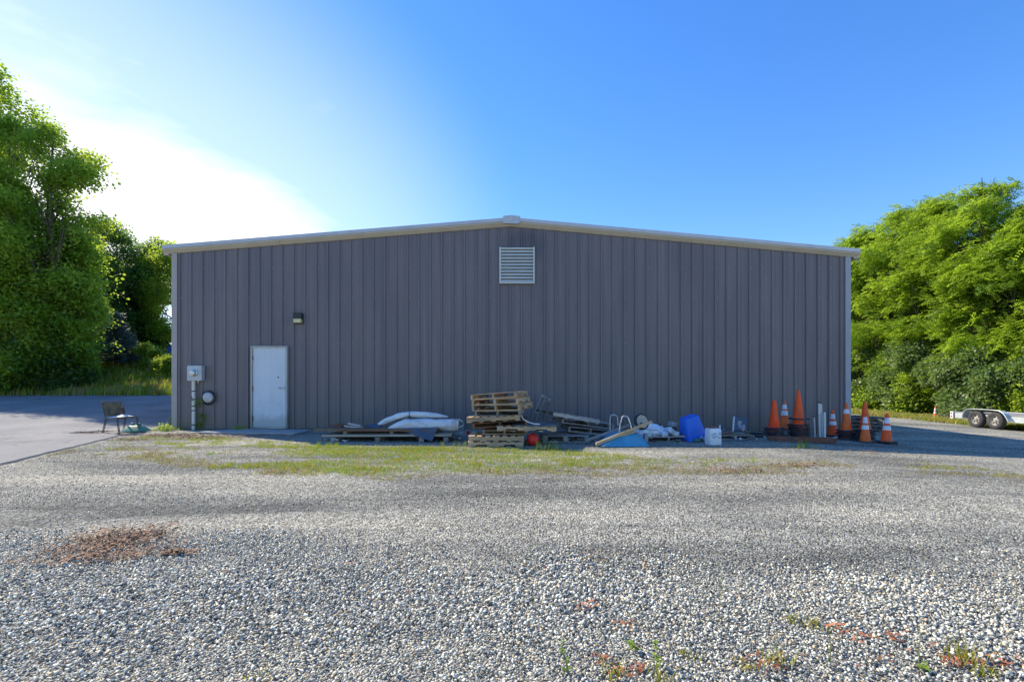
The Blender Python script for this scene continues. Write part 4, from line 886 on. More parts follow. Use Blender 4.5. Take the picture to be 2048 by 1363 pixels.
def pallet(label, loc, rot, L_=1.1, W=1.0, t=.11, nd=7, notch=True, m_=None, sheet_=None, blocks=False, upside=False):
    """local X runs along the stringers, Y across; z = 0 is the underside"""
    m_ = m_ or M_wood; p = thing('wooden_pallet', label, 'pallet', loc, rot, GP); bt = .016; h = t - 2 * bt; r_ = random.Random(label)
    for i in range(3):
        y = (-1 + i) * (W / 2 - .02)
        if blocks:
            for j in range(3):
                o = link('block', stringer(.14, .10, h, False, m_), p, loc=((-1 + j) * (L_ / 2 - .07), y * .92, bt + h / 2))
        else: link('stringer', stringer(L_, .038, h, notch, m_), p, loc=(0, y, bt + h / 2))
    for i in range(nd):
        w = (.10 if i % 3 else .125); x = -L_ / 2 + w / 2 + (L_ - w) * i / (nd - 1)
        link('deck_board', board(W, w, bt, m_, i % 4), p, loc=(x + r_.uniform(-.006, .006), r_.uniform(-.008, .008), t - bt / 2 + .0005), rot=(0, 0, R(90) + r_.uniform(-.015, .015)))
    for i in range(5 if nd > 6 else 3):
        n_ = 5 if nd > 6 else 3; x = -L_ / 2 + .05 + (L_ - .10) * i / (n_ - 1)
        link('bottom_board', board(W, .09, bt, m_, (i + 1) % 4), p, loc=(x, r_.uniform(-.006, .006), bt / 2 - .0005), rot=(0, 0, R(90) + r_.uniform(-.015, .015)))
    return p
def P3(px, D, z): return (X_at(px, D), D, z)
def pal(label, pxl, pxr, D, z, kind='S', t=.11, yaw=0, roll=0, deep=1.0, pitch_=0, **k):
    """front face from pxl to pxr at depth D, underside at height z; S shows a stringer, O the open side"""
    w = (pxr - pxl) * D / 1000; cx = X_at((pxl + pxr) / 2, D); yw = R(yaw)
    c = Vector((cx, D, z)) + Vector((math.sin(-yw), math.cos(yw), 0)) * deep / 2
    if kind == 'S': return pallet(label, c, (R(pitch_), R(roll), yw), L_=w, W=deep, t=t, **k)
    e = (Matrix.Rotation(yw, 4, 'Z') @ Matrix.Rotation(R(roll), 4, 'Y') @ Matrix.Rotation(R(pitch_), 4, 'X') @ Matrix.Rotation(R(90), 4, 'Z')).to_euler()
    return pallet(label, c, e, L_=deep, W=w, t=t, **k)
pal('bottom tan pallet of the tallest stack, lying on the gravel', 936, 1047, 9.88, 0.0, 'S', .105, 1, m_=M_wood)
pal('second pallet from the ground in the tallest stack, pale slats showing at its left', 937, 1048, 9.92, .106, 'S', .105, -1, notch=False)
pal('small open-sided pallet third from the ground in the tallest stack', 965, 1053, 10.2, .213, 'O', .088, 0, deep=.95)
g_ = pal('notched pallet jutting out right from the tallest stack under a dark sheet', 994, 1113, 9.95, .303, 'S', .10, 0, roll=.6, deep=1.1)
pal('open-sided pallet tilted up to the right, resting on the notched jutting pallet', 945, 1055, 10.15, .372, 'O', .11, -2, roll=-4.2, deep=1.0, m_=M_woodred)
pal('pallet with pale deck slats and a plain front beam, middle of the tallest stack', 933, 1040, 9.95, .502, 'S', .10, -3, roll=-3.2, deep=.9, notch=False)
pal('open-sided grey pallet fourth from the top of the tallest stack', 949, 1041, 10.1, .60, 'O', .105, -8, roll=-1.5, deep=1.0, m_=M_woodgray)
pal('thick pallet third from the top, its right side turned into view', 941, 1041, 10.0, .708, 'O', .125, -15, roll=-1.8, deep=1.15)
pal('pallet second from the top of the tallest stack, skewed to the right', 941, 1037, 10.0, .835, 'O', .115, -15, roll=-2.6, deep=1.1)
pal('topmost pallet of the tallest stack, tipped up to the right', 939, 1034, 10.0, .955, 'O', .105, -14, roll=-4.2, deep=1.1)
# dark sheet lying on the jutting pallet
mb = MB(); nx_, ny_ = 14, 6; vs = []
for j in range(ny_ + 1):
    for i in range(nx_ + 1): u = i / nx_; v_ = j / ny_; vs.append((.02 + u * .88 + .05 * v_, 9.93 + v_ * 1.0, .412 - .006 * u + .012 * math.sin(u * 9 + v_ * 3) + .018 * v_))
n0 = len(vs); vs += [(x, y, z - .014) for x, y, z in vs]; w_ = nx_ + 1
fs = [(j * w_ + i, j * w_ + i + 1, (j + 1) * w_ + i + 1, (j + 1) * w_ + i) for j in range(ny_) for i in range(nx_)]
fs += [tuple(reversed([a + n0 for a in f])) for f in fs]
fs += [(i, n0 + i, n0 + i + 1, i + 1) for i in range(nx_)] + [(ny_ * w_ + i + 1, n0 + ny_ * w_ + i + 1, n0 + ny_ * w_ + i, ny_ * w_ + i) for i in range(nx_)]
fs += [((j + 1) * w_, n0 + (j + 1) * w_, n0 + j * w_, j * w_) for j in range(ny_)] + [(j * w_ + nx_, n0 + j * w_ + nx_, n0 + (j + 1) * w_ + nx_, (j + 1) * w_ + nx_) for j in range(ny_)]
tag(MB().add(vs, fs).build('warped_sheet', M_plydark), 'dark warped plywood sheet lying on the jutting notched pallet', 'sheet')
tag(MB().tube([(.19, 10.05, .62), (.22, 9.98, .55), (.30, 9.93, .50), (.42, 9.92, .46), (.55, 9.95, .445)], .011, 6).build('bent_strap', M_paper), 'thin pale bent strap hanging from the tallest pallet stack onto the dark sheet', 'strap')

# upended pallets leaning against the wall
for (px0, py0, px1, py1, D, lab) in ((1066, 856, 1093, 792, 12.2, 'grey pallet standing on edge and leaning right, nearer of the two beside the tallest stack'), (1078, 858, 1103, 798, 12.35, 'grey pallet standing on edge and leaning right, second of the pair nearest the right heap')):
    a = at(px0, D, py0); b = at(px1, D, py1); d = b - a; ln = d.length; ang = math.atan2(d.z, d.x)
    pallet(lab, a.lerp(b, .5), (Matrix.Rotation(R(-4.5), 4, 'Z') @ Matrix.Rotation(-ang, 4, 'Y') @ Matrix.Rotation(R(90), 4, 'Z')).to_euler(), L_=.9, W=ln, t=.12, nd=7, m_=M_woodgray, notch=True)

# right heap
pal('white-ended block pallet at the bottom of the right heap', 1085, 1179, 10.55, .01, 'O', .14, 0, deep=1.0, m_=M_woodgray, blocks=True)
pal('dark pallet low in the right heap, second from the ground', 1136, 1226, 10.85, .165, 'O', .11, 4, roll=5.5, deep=1.0, m_=M_woodgray)
pal('grey open-sided pallet in the middle of the right heap, sloping down right', 1122, 1230, 10.9, .32, 'O', .12, 8, roll=8, deep=1.0, m_=M_woodgray)
pal('top pallet of the right heap with rows of pale slats, sloping down right', 1103, 1203, 10.75, .462, 'S', .10, 14, roll=10.2, deep=1.0, nd=8, notch=False, m_=M_woodgray)
tag(MB().box((1.86, 11.0, .03), (.9, .10, .04), rot=(0, .02, .1)).build('loose_board', M_woodgray), 'flat grey board on the gravel in front of the right pallet heap', 'board')

# red ball under the jutting pallet, red lid by the sheeting
mb = MB(); mb.lathe([(.0, -.125), (.05, -.115), (.09, -.088), (.115, -.05), (.126, 0), (.115, .05), (.09, .088), (.05, .115), (0, .125)], 22)
o = mb.build('red_ball', M_red, smooth=True, loc=(.42, 10.1, .127)); tag(o, 'bright red ball on the gravel under the jutting notched pallet', 'ball')
mb = MB(); mb.lathe([(.0, .05), (.03, .05), (.045, .03), (.05, 0), (.04, -.02), (0, -.02)], 14); o = mb.build('red_scrap', M_red, smooth=True, loc=at(936, 12.3, 864) + Vector((0, 0, .0))); tag(o, 'small red plastic scrap on the gravel between the white rolls and the pallet stack', 'scrap')
o.location.z = .03

# ------------------------------------------------------------------ timber and rolled sheeting
GL2 = 'long boards stacked left of the pallets'
order = ['front', 'second', 'third', 'rear']
mb = MB()
for k in range(4):
    yb = 10.85 + k * .30
    for lay, (z, m_, x0b, x1b) in enumerate(((.115, M_woodtan, -4.08 + .04 * k, -1.30), (.225, M_woodred, -4.24 + .07 * k, -1.62 + (.05 if k % 2 else 0)))):
        L_ = x1b - x0b; o = link('long_board', board(L_, .27, .045, m_, k + 9 * lay), loc=((x0b + x1b) / 2, yb, z + .0225), rot=(0, R(.4 if lay else -.2), rnd.uniform(-.008, .008)))
        tag(o, f"{order[k]} {'reddish-brown board of the upper' if lay else 'tan board of the lower'} layer under the white rolls", 'board', GL2)
for x, lab in ((-3.85, 'left end of'), (-2.9, 'left middle of'), (-1.95, 'right middle of'), (-1.42, 'right end of')):
    o = MB().box((0, 0, .048), (.10, 1.1, .096)).build('bearer', M_woodgray, loc=(x, 11.3, 0)); tag(o, f'dark timber bearer on the gravel beneath the {lab} the long boards', 'timber', 'bearers under the long boards')
for x, lab in ((-3.6, 'left'), (-2.6, 'middle'), (-1.75, 'right')):
    o = MB().box((0, 0, .03), (.07, 1.05, .058)).build('spacer', M_woodgray, loc=(x, 11.3, .163)); tag(o, f'{lab} timber spacer between the two layers of long boards', 'timber', 'spacers between the long boards')
for i, (a, b, m_, lab) in enumerate([((690, 851), (726, 855), M_galv, 'pale grey offcut strip lying on the left of the upper boards'), ((697, 846), (722, 851), M_trim_top, 'thin pale metal strip propped above the grey offcut'), ((662, 852), (684, 854), M_woodred, 'dark brown offcut at the left end on the upper boards'), ((676, 849), (700, 853), M_rust, 'short rusty offcut left of the pale strips')]):
    A = at(a[0], 11.15, a[1]); B = at(b[0], 11.15, b[1]); d = B - A; o = MB().box((0, 0, 0), (d.length, .12, .03)).build('offcut', m_, loc=A.lerp(B, .5), rot=(0, -math.atan2(d.z, d.x), .05)); o.location.z = max(o.location.z, .287 + .012 * i); tag(o, lab, 'offcut')
def rolled(name, pts, rads, m_, label, seed, n=22, wr=.06):
    r_ = random.Random(seed); P_ = [Vector(p) for p in pts]; sub = []; rr_ = []
    for i in range(len(P_) - 1):
        for k in range(6): sub.append(P_[i].lerp(P_[i + 1], k / 6)); rr_.append(rads[i] + (rads[i + 1] - rads[i]) * k / 6)
    sub.append(P_[-1]); rr_.append(rads[-1])
    for _ in range(2): sub = [sub[0]] + [(sub[i - 1] + sub[i] * 2 + sub[i + 1]) / 4 for i in range(1, len(sub) - 1)] + [sub[-1]]
    mb = MB(); mb.tube(sub, rr_, n, squash=.85); ph = [r_.uniform(0, 6.28) for _ in range(4)]; v2 = []
    for idx, v in enumerate(mb.v):
        i, k = divmod(idx, n); c = sub[min(i, len(sub) - 1)]; q = 1 + wr * (math.sin(i * .8 + k * .9 + ph[0]) + .8 * math.sin(i * .35 - k * 1.7 + ph[1]) + .6 * math.sin(i * 1.7 + k * .3 + ph[2])); v2.append(tuple(c + (Vector(v) - c) * q))
    mb.v = v2; t = thing(name, label, 'plastic sheeting', (0, 0, 0)); mb.build('roll', m_, t, smooth=True); return t
t = rolled('sheeting_roll', [at(772, 11.0, 861), at(790, 11.05, 853), at(812, 11.1, 848), at(850, 11.1, 848.5), at(890, 11.1, 849), at(918, 11.1, 850)], [.03, .09, .135, .145, .15, .15], M_whiteplas, 'large white plastic sheeting roll tapering left, lying on the long boards', 1)
for k in range(3): MB().tube([at(905 + 4 * k, 11.1, 849) + Vector((0, math.sin(a) * .158, math.cos(a) * .14)) for a in np.linspace(0, 2 * math.pi, 24)], .007, 5).build('tie', M_pvc, t, smooth=True)
MB().tube([at(917, 11.0, 840) + Vector((0, 0, .03)), at(926, 11.0, 843), at(927, 11.0, 850), at(918, 11.0, 854)], .012, 6).build('rope_loop', M_paper, t, smooth=True)
MB().tube([at(918, 11.0, 853), at(928, 11.0, 856), at(927, 11.0, 864), at(920, 11.0, 866)], .012, 6).build('rope_loop', M_galv, t, smooth=True)
t = rolled('sheeting_roll', [at(752, 11.25, 851.5), at(772, 11.25, 841), at(800, 11.3, 831), at(818, 11.3, 827.5), at(850, 11.3, 829), at(878, 11.3, 831), at(896, 11.3, 833)], [.03, .075, .08, .07, .085, .055, .02], M_whiteplas, 'slim white sheeting roll tied at its middle, lying on the large roll', 2)
MB().tube([at(820, 11.3, 828) + Vector((0, math.sin(a) * .092, math.cos(a) * .085)) for a in np.linspace(0, 2 * math.pi, 18)], .008, 5).build('tie', M_navy, t)
blob(MB(), (0, 0, 0), (.17, .12, .055), 4, .18).build('navy_bundle', M_navy, smooth=True, loc=at(748, 11.2, 853)); tag(bpy.data.objects['navy_bundle'], 'small crumpled navy plastic bundle at the left tip of the slim white roll', 'bundle')
# hanging navy tarp
A, B, C_ = at(795, 10.78, 858), at(874, 10.70, 857), at(864, 10.66, 882); mb = MB(); n_ = 12; vs = []; fs = []
for i in range(n_ + 1):
    for j in range(n_ + 1 - i):
        u, w_ = i / n_, j / n_; p = A + (B - A) * u + (C_ - A) * w_; p.y += .02 * math.sin(u * 11 + w_ * 7) - .01; vs.append(p)
idx = {}; c_ = 0
for i in range(n_ + 1):
    for j in range(n_ + 1 - i): idx[i, j] = c_; c_ += 1
for i in range(n_):
    for j in range(n_ - i):
        fs.append((idx[i, j], idx[i + 1, j], idx[i, j + 1]))
        if j < n_ - i - 1: fs.append((idx[i + 1, j], idx[i + 1, j + 1], idx[i, j + 1]))
vs += [p + Vector((0, .006, 0)) for p in vs]; fs += [tuple(x + c_ for x in reversed(f)) for f in fs]
# upper flap lying back over the boards
q0 = len(vs); vs += [A + Vector((0, .0, 0)), B, B + Vector((.0, .5, .02)), A + Vector((.1, .5, .02))]; fs += [(q0, q0 + 1, q0 + 2, q0 + 3)]
o = tag(mb.add(vs, fs).build('navy_tarp', M_navy, smooth=True), 'navy tarp corner hanging down in a triangle below the large white roll', 'tarp')

# ------------------------------------------------------------------ upturned wheelbarrow
wb = thing('wheelbarrow', 'upturned wheelbarrow with blue tray, wooden handles and metal leg loops', 'wheelbarrow', (2.27, 10.25, 0), (0, 0, R(3)))
def loft(rings, cap=True):
    m_ = MB(); n = len(rings[0]); vs = [p for r_ in rings for p in r_]; fs = [(i * n + k, i * n + (k + 1) % n, (i + 1) * n + (k + 1) % n, (i + 1) * n + k) for i in range(len(rings) - 1) for k in range(n)]
    if cap: fs += [tuple((len(rings) - 1) * n + k for k in range(n))]
    return m_.add(vs, fs)
def rrect(cx, cy, z, a, b, r_, n=5, skew=0):
    out = []
    for (sx, sy, a0) in ((1, 1, 0), (-1, 1, 90), (-1, -1, 180), (1, -1, 270)):
        for k in range(n): w = R(a0 + 90 * k / (n - 1)); x = cx + sx * (a - r_) + r_ * math.cos(w); out.append((x, cy + sy * (b - r_) + r_ * math.sin(w), z + skew * (x - cx)))
    return out
mb = loft([rrect(-.02, 0, .012, .485, .36, .10), rrect(-.02, 0, .03, .475, .35, .10), rrect(0, 0, .06, .43, .32, .10), rrect(.02, .02, .17, .33, .25, .10, skew=.02), rrect(.03, .02, .25, .22, .18, .09, skew=.05), rrect(.03, .02, .275, .15, .12, .08, skew=.06)])
mb.build('tray', M_teal, wb, smooth=True)
mb = MB(); ring = rrect(-.02, 0, .014, .487, .362, .10); mb.tube(ring + [ring[0]], .012, 6, caps=False); mb.build('rim', M_teal, wb, smooth=True)
wbM = wb.matrix_basis.inverted() if False else (Matrix.Translation((2.27, 10.25, 0)) @ Matrix.Rotation(R(3), 4, 'Z')).inverted()
def bar(a, b, w, h, name, m_, par, M=wbM, bev=.004, label=None):
    a = M @ Vector(a); b = M @ Vector(b); d = b - a; q = d.to_track_quat('X', 'Z').to_matrix()
    return MB().box(a.lerp(b, .5), (d.length, w, h), rot=q).build(name, m_, par, bevel=bev, label=label)
bar(at(1192, 9.85, 888), at(1303, 10.25, 842), .05, .055, 'handle', M_woodnew, wb, label='near honey-coloured wooden handle')
bar(at(1171, 10.35, 881), at(1264, 10.75, 848), .05, .055, 'handle', M_woodgray, wb, label='far grey wooden handle')
bar(at(1222, 10.05, 877), at(1275, 10.1, 861), .06, .03, 'wedge', M_woodnew, wb)
for (pts, lab) in (([at(1238, 10.1, 865), at(1240, 10.1, 850), at(1244, 10.1, 834), at(1247, 10.1, 831.5), at(1254, 10.1, 832), at(1257, 10.1, 836), at(1261, 10.1, 850), at(1263, 10.1, 857)], 'near'), ([at(1220, 10.65, 862), at(1220, 10.65, 840), at(1221, 10.65, 831), at(1225, 10.65, 829), at(1231, 10.65, 829.5), at(1235, 10.65, 834), at(1236, 10.65, 850)], 'far')):
    MB().tube([wbM @ p for p in pts], .014, 8).build('leg', M_steel if lab == 'near' else M_galv, wb, smooth=True)
wc = wbM @ at(1283, 10.55, 843); ax = Matrix.Rotation(R(72), 4, 'X') @ Matrix.Rotation(R(18), 4, 'Y')
def mlathe(prof, M, name, m_, par, n=26, **k): return MB().lathe(prof, n).xf(M).build(name, m_, par, smooth=True, **k)
WM = Matrix.Translation(wc) @ ax
wheel = mlathe([(.138, -.035), (.155, -.04), (.172, -.025), (.176, 0), (.172, .025), (.155, .04), (.138, .035), (.135, 0), (.138, -.035)], WM, 'wheel', M_tyre, wb)
mlathe([(0, -.03), (.05, -.03), (.12, -.03), (.14, -.035), (.14, .035), (.12, .03), (.05, .034), (.03, .045), (0, .045)], WM, 'rim', M_woodtan, wheel)
bar(wbM.inverted() @ wc, at(1283, 10.3, 853), .03, .02, 'bracket', M_chairmetal, wb)

# ------------------------------------------------------------------ rubbish pile
p = pal('low pallet on the gravel carrying pale bags and the blue bin', 1293, 1383, 10.75, .0, 'O', .11, 2, deep=.9, m_=M_woodgray)
bags = [(1291, 862, .20, .16, .14, 'pale blue crumpled bag at the left end of the rubbish, touching the barrow'), (1303, 862, .17, .15, .12, 'large pale crumpled bag in the middle of the rubbish'), (1318, 866, .15, .13, .09, 'flattened pale bag on the low pallet right of the large one'), (1283, 870, .09, .10, .11, 'small pale bag low beside the barrow tray')]
for i, (px, py, a, b, c, lab) in enumerate(bags):
    D = 11.0 - .1 * (i == 3); o = blob(MB(), (0, 0, 0), (a, b, c), 20 + i, .17, 6.5, 24, crease=.5).build('plastic_bag', M_bag, smooth=True, loc=at(px, D, py)); o.location.z = max(o.location.z, c * .85 + (.115 if i < 3 else 0)); tag(o, lab, 'bag', 'pale bags in the rubbish')
def lying(name, label, cat, px, py, D, d, rot, m_, bev=.004, zmin=None):
    o = MB().box((0, 0, 0), d).build(name, m_, bevel=bev, loc=at(px, D, py), rot=rot); 
    if zmin is not None: o.location.z = zmin
    return tag(o, label, cat)
lying('concrete_block', 'grey concrete block tilted on the rubbish left of the blue bin', 'block', 1347, 848, 11.1, (.16, .20, .10), (0, R(12), R(12)), M_block, .006)
lying('concrete_block', 'dark grey block standing on end by the barrow tray', 'block', 1291, 873, 10.55, (.07, .12, .19), (0, 0, R(10)), M_block, .006, .10)
lying('cardboard_box', 'brown flattened cardboard box leaning against the blue bin', 'box', 1357, 857, 11.05, (.14, .22, .27), (0, R(20), R(8)), M_card)
for i, (px, py, rz, lab) in enumerate([(1337, 858, .3, 'crumpled white carton under the grey block'), (1352, 866, -.5, 'small white carton in front of the brown box'), (1329, 867, .2, 'pale blue carton right of the bags, lowest on the low pallet'), (1343, 861, .8, 'white torn carton between the grey block and the brown box')]):
    lying('small_carton', lab, 'carton', px, py, 10.9 - .05 * i, (.13, .09, .085), (.3 * (i - 1), .35 * (i % 2) - .1, rz), M_pail if i != 2 else M_bag, .008)
for i, (px, py, lab) in enumerate([(1318, 851, 'dark red bottle cap poking up behind the pale bags')]):
    o = blob(MB(), (0, 0, 0), (.035, .03, .05), 3, .1).build('bottle_top', M_brown, smooth=True, loc=at(px, 11.2, py)); tag(o, lab, 'bottle top')
lying('plank_offcut', 'short pale plank on the low pallet under the blue bin', 'plank', 1362, 871, 10.8, (.35, .10, .02), (0, 0, .1), M_woodtan, .002)
# blue bin, upside down and tipped
bt = thing('storage_bin', 'blue plastic storage bin upside down and tipped against the rubbish', 'bin', at(1382, 10.85, 852), (R(4), R(-16), R(14)))
mb = loft([rrect(0, 0, -.235, .235, .19, .05), rrect(0, 0, -.17, .225, .18, .05), rrect(0, 0, .20, .17, .135, .045), rrect(0, 0, .225, .155, .12, .04)]); mb.build('body', M_bluebin, bt, smooth=True)
mb = loft([rrect(0, 0, -.25, .262, .215, .055), rrect(0, 0, -.19, .258, .212, .055), rrect(0, 0, -.188, .22, .18, .05)]); mb.build('rim', M_bluebin, bt, smooth=True)
for sx in (-1, 1): MB().box((sx * .20, 0, -.03), (.015, .012, .30), rot=(0, R(-sx * 8), 0)).build('rib', M_bluebin, bt)
MB().box((.05, -.218, -.215), (.035, .01, .03)).build('latch', M_pail, bt)
lying('green_tub', 'dark green tub on the gravel under the lower edge of the blue bin', 'tub', 1392, 878, 10.7, (.14, .14, .08), (0, 0, .3), M_greenplas, .012, .045)
for k in range(14):
    q = on_ground(rnd.uniform(1296, 1400), rnd.uniform(878, 884)); a = rnd.uniform(0, 3.1)
tw = thing('twig_heap', 'scatter of twigs and bark on the gravel under the low rubbish pallet', 'twigs', on_ground(1345, 883))
for k in range(26):
    x_, y_ = rnd.uniform(-.55, .55), rnd.uniform(-.06, .25); a = rnd.uniform(0, 3.14); l_ = rnd.uniform(.04, .13)
    MB().tube([(x_, y_, .01), (x_ + math.cos(a) * l_, y_ + math.sin(a) * l_, .02 + rnd.random() * .03)], .006, 4).build('twig', M_rust if k % 3 else M_twig, tw)
def scrap(seed, m):
    q = random.Random(seed); mb = MB()
    for k in range(3): mb.box((q.gauss(0, .05), q.gauss(0, .05), .015 + .012 * k), (q.uniform(.02, .09), q.uniform(.01, .04), q.uniform(.003, .015)), rot=(q.uniform(-.5, .5), q.uniform(-.5, .5), q.uniform(0, 3)), mi=m)
    return mb
Ps = []
for (xa, xb, ya_, yb_, n_) in ((1175, 1300, 872, 882, 26), (1290, 1412, 873, 885, 70), (1436, 1545, 866, 880, 60), (640, 930, 874, 885, 22), (1080, 1200, 874, 886, 30), (1540, 1720, 874, 884, 26)):
    for k in range(n_): q = on_ground(rnd.uniform(xa, xb), rnd.uniform(ya_, yb_)); Ps.append((q.x, q.y, q.z + .004))
sc_ = scatter('small_debris', [scrap(1, 0), scrap(2, 1), scrap(3, 2), scrap(4, 3)], Ps, np.stack([np.zeros(len(Ps)), np.zeros(len(Ps)), rng.uniform(0, 6.28, len(Ps))], 1), rng.uniform(.5, 1.3, len(Ps)), [M_woodgray, M_rust, M_paper, M_black]); sc_['kind'] = 'stuff'
# pail
pp = on_ground(1426, 888); pl = thing('paint_pail', 'square-shouldered white pail with blue print and a rust-brown lid', 'pail', pp, (0, 0, R(8)))
mb = loft([rrect(0, 0, .0, .130, .12, .04), rrect(0, 0, .10, .133, .123, .04), rrect(0, 0, .31, .128, .118, .04), rrect(0, 0, .335, .11, .10, .035)]); mb.build('body', M_pail, pl, smooth=True)
for zz in (.075, .085): mb = MB(); ring = rrect(0, 0, zz, .135, .125, .04); mb.tube(ring + [ring[0]], .004, 5, caps=False); mb.build('hoop', M_pail, pl)
mlathe([(.07, 0), (.075, .03), (.05, .045), (0, .045)], Matrix.Translation((-.02, 0, .334)), 'lid', M_rust, pl)
r_ = random.Random(4)
for k in range(16): MB().box((r_.uniform(-.095, .095), -.1265, r_.uniform(.13, .28)), (r_.uniform(.02, .07), .003, r_.uniform(.006, .018))).build('print_mark', M_printblue if k % 3 else M_printdark, pl)
# funnel
fp = on_ground(1445, 876); fn = thing('funnel', 'small pale blue funnel standing mouth down behind the white pail', 'funnel', fp + Vector((0, .15, .04)))
mlathe([(.10, 0), (.10, .015), (.035, .12), (.022, .14), (.014, .25), (.010, .25), (0, .24)], Matrix.Identity(4), 'cone', M_bag, fn)
# debris pallet with rusty boards
pal('low grey pallet with rusty boards on it right of the white pail', 1436, 1508, 11.2, .0, 'O', .09, -2, deep=.8, m_=M_woodgray, nd=6)
for i, (a, b, w_, m_, lab) in enumerate([((1441, 870), (1500, 874), .16, M_woodred, 'rust-brown board flat on the low pallet right of the pail'), ((1450, 861), (1478, 870), .10, M_rust, 'tilted rusty plate behind the pail'), ((1462, 866), (1492, 870), .06, M_greenplas, 'thin green-edged strip lying on the rusty boards'), ((1488, 862), (1504, 874), .05, M_woodred, 'short rusty stick sloping down at the right of the debris'), ((1447, 858), (1456, 872), .05, M_block, 'narrow grey offcut upright behind the pail')]):
    A = at(a[0], 11.35 + .06 * i, a[1]); B = at(b[0], 11.35 + .06 * i, b[1]); d = B - A
    o = MB().box((0, 0, 0), (d.length, w_, .022)).build('debris_board', m_, loc=A.lerp(B, .5), rot=(0, -math.atan2(d.z, d.x), .06 * i - .1)); tag(o, lab, 'board')
    o.location.z = max(o.location.z, .105)
o = lying('crate_panel', 'dark navy panel with pale worn patches leaning near the cones', 'panel', 1480, 848, 11.9, (.30, .05, .33), (R(-14), R(9), R(-6)), M_navy, .006)
MB().box((-.155, -.01, -.02), (.018, .07, .36)).build('edge', M_paper, o); r_ = random.Random(9)
for k in range(5): MB().box((.02 + .05 * math.cos(k * 2.2) * 1.2, -.028, -.04 + .08 * math.sin(k * 1.7)), (.06 + .02 * (k % 2), .006, .07), rot=(0, .3 * k, 0)).build('pale_patch', M_woodtan if k % 2 else M_block, o)
lying('rag', 'dark crumpled rag on the ground between the navy panel and first cone stack', 'rag', 1515, 868, 11.8, (.30, .25, .06), (0, 0, .3), M_black, .02, .03)
o = blob(MB(), (0, 0, 0), (.28, .16, .05), 8, .25, 5).build('dark_bundle', M_black, smooth=True, loc=(X_at(1512, 11.9), 11.9, .03)); tag(o, 'flat dark bundle on the ground left of the first cone stack', 'bundle')

# ------------------------------------------------------------------ traffic cones
def cone_meshes(key, h, rb, rt, base, body_m, bands=(), band_m=None):
    """bands: list of (z0,z1) as fractions of the height"""
    bz = .035; prof = [(rb + .018, bz - .004), (rb + .015, bz + .012), (rb, bz + .022)] + [(rb + (rt - rb) * f, bz + .022 + (h - bz - .022) * f) for f in (.25, .5, .75, .97)] + [(rt * .75, h), (0, h)]
    body = MB().lathe(prof, 26).mesh('cone_body_' + key, body_m, True)
    b_ = loft([rrect(0, 0, .0, base, base, .05, 4), rrect(0, 0, .022, base, base, .05, 4), rrect(0, 0, bz, base * .88, base * .88, .05, 4)]); bm_ = b_.mesh('cone_base_' + key, M_rubber, bevel=.003)
    bs = []
    for (f0, f1) in bands:
        def rad(f): z = h * f; g = (z - bz - .022) / (h - bz - .022); return rb + (rt - rb) * g
        bs.append(MB().lathe([(rad(f0) + .001, h * f0), (rad(f0) + .004, h * f0 + .002), (rad(f1) + .004, h * f1 - .002), (rad(f1) + .001, h * f1)], 26).mesh('cone_band_' + key, M_reflect, True))
    return body, bm_, bs
BIG = cone_meshes('plain', .74, .125, .028, .19, M_orange)
RED = cone_meshes('red', .70, .125, .026, .185, M_redcone)
BND = cone_meshes('banded', .72, .120, .026, .185, M_orange, ((.42, .57), (.65, .84)))
BN2 = cone_meshes('banded_faded', .74, .125, .030, .19, M_orange2, ((.62, .78),))
BN3 = cone_meshes('front_faded', .62, .115, .030, .20, M_orange2, ((.50, .66), (.74, .97)))
BN4 = cone_meshes('back_banded', .72, .120, .028, .185, M_orange2, ((.50, .66), (.72, .88)))
def cone(kind, label, loc, rz=0, tilt=0, group='orange traffic cones by the right corner', s=1.0):
    t = thing('traffic_cone', label, 'traffic cone', loc, (R(tilt), R(tilt * .6), R(rz)), group); t.scale = (s, s, s)
    link('body', kind[0], t); link('base', kind[1], t)
    for b in kind[2]: link('reflective_band', b, t)
    return t
ordn = ['lowest', 'second from the bottom', 'third from the bottom', 'fourth from the bottom', 'fifth from the bottom', 'sixth from the bottom', 'seventh from the bottom', 'eighth from the bottom']
def stack(px, D, n, kinds, where, toplab, dz=.046, zs=.0, s=1.0, topkind=None, lastgap=0, rz0=10):
    x = X_at(px, D); z = gz(x, D) + zs
    for i in range(n):
        top = i == n - 1
        cone(topkind if top and topkind else kinds[i % len(kinds)], toplab if top else f'nested cone showing only its black base, {ordn[i]}, {where}', (x + rnd.uniform(-.015, .015), D + rnd.uniform(-.015, .015), z + dz * i + (lastgap if top else 0)), rz0 + rnd.uniform(-11, 11), rnd.uniform(-1.2, 1.2) if i else 0, 'nested traffic cones in stacks' if not top else 'orange traffic cones by the right corner', s)
stack(1549, 12.0, 5, [BIG], 'leftmost cone stack', 'bright red-orange plain cone topping the leftmost stack', topkind=RED, zs=.02, rz0=38, s=.97)
cone(BN4, 'faded cone with two grubby white bands behind the bright red-orange cone', (X_at(1569, 12.7), 12.7, .08), 20)
stack(1597, 12.1, 8, [BIG], 'tallest cone stack', 'plain orange cone topping the tallest stack, highest tip of all cones', dz=.045, zs=.03, rz0=5, lastgap=.10, s=.97)
stack(1665, 12.9, 1, [BND], '', 'banded cone standing directly against the wall, right of the white pipes', zs=.02, s=.93)
stack(1692, 12.2, 5, [BIG], 'stack below the one-band cone', 'faded orange cone with one grubby white band near its tip, on a stack', topkind=BN2, zs=.03, dz=.044, s=.93)
stack(1730, 12.0, 6, [BIG], 'rightmost cone stack', 'tall plain orange cone on the rightmost stack, behind the front cones', zs=.03, dz=.046, rz0=30, s=.93)
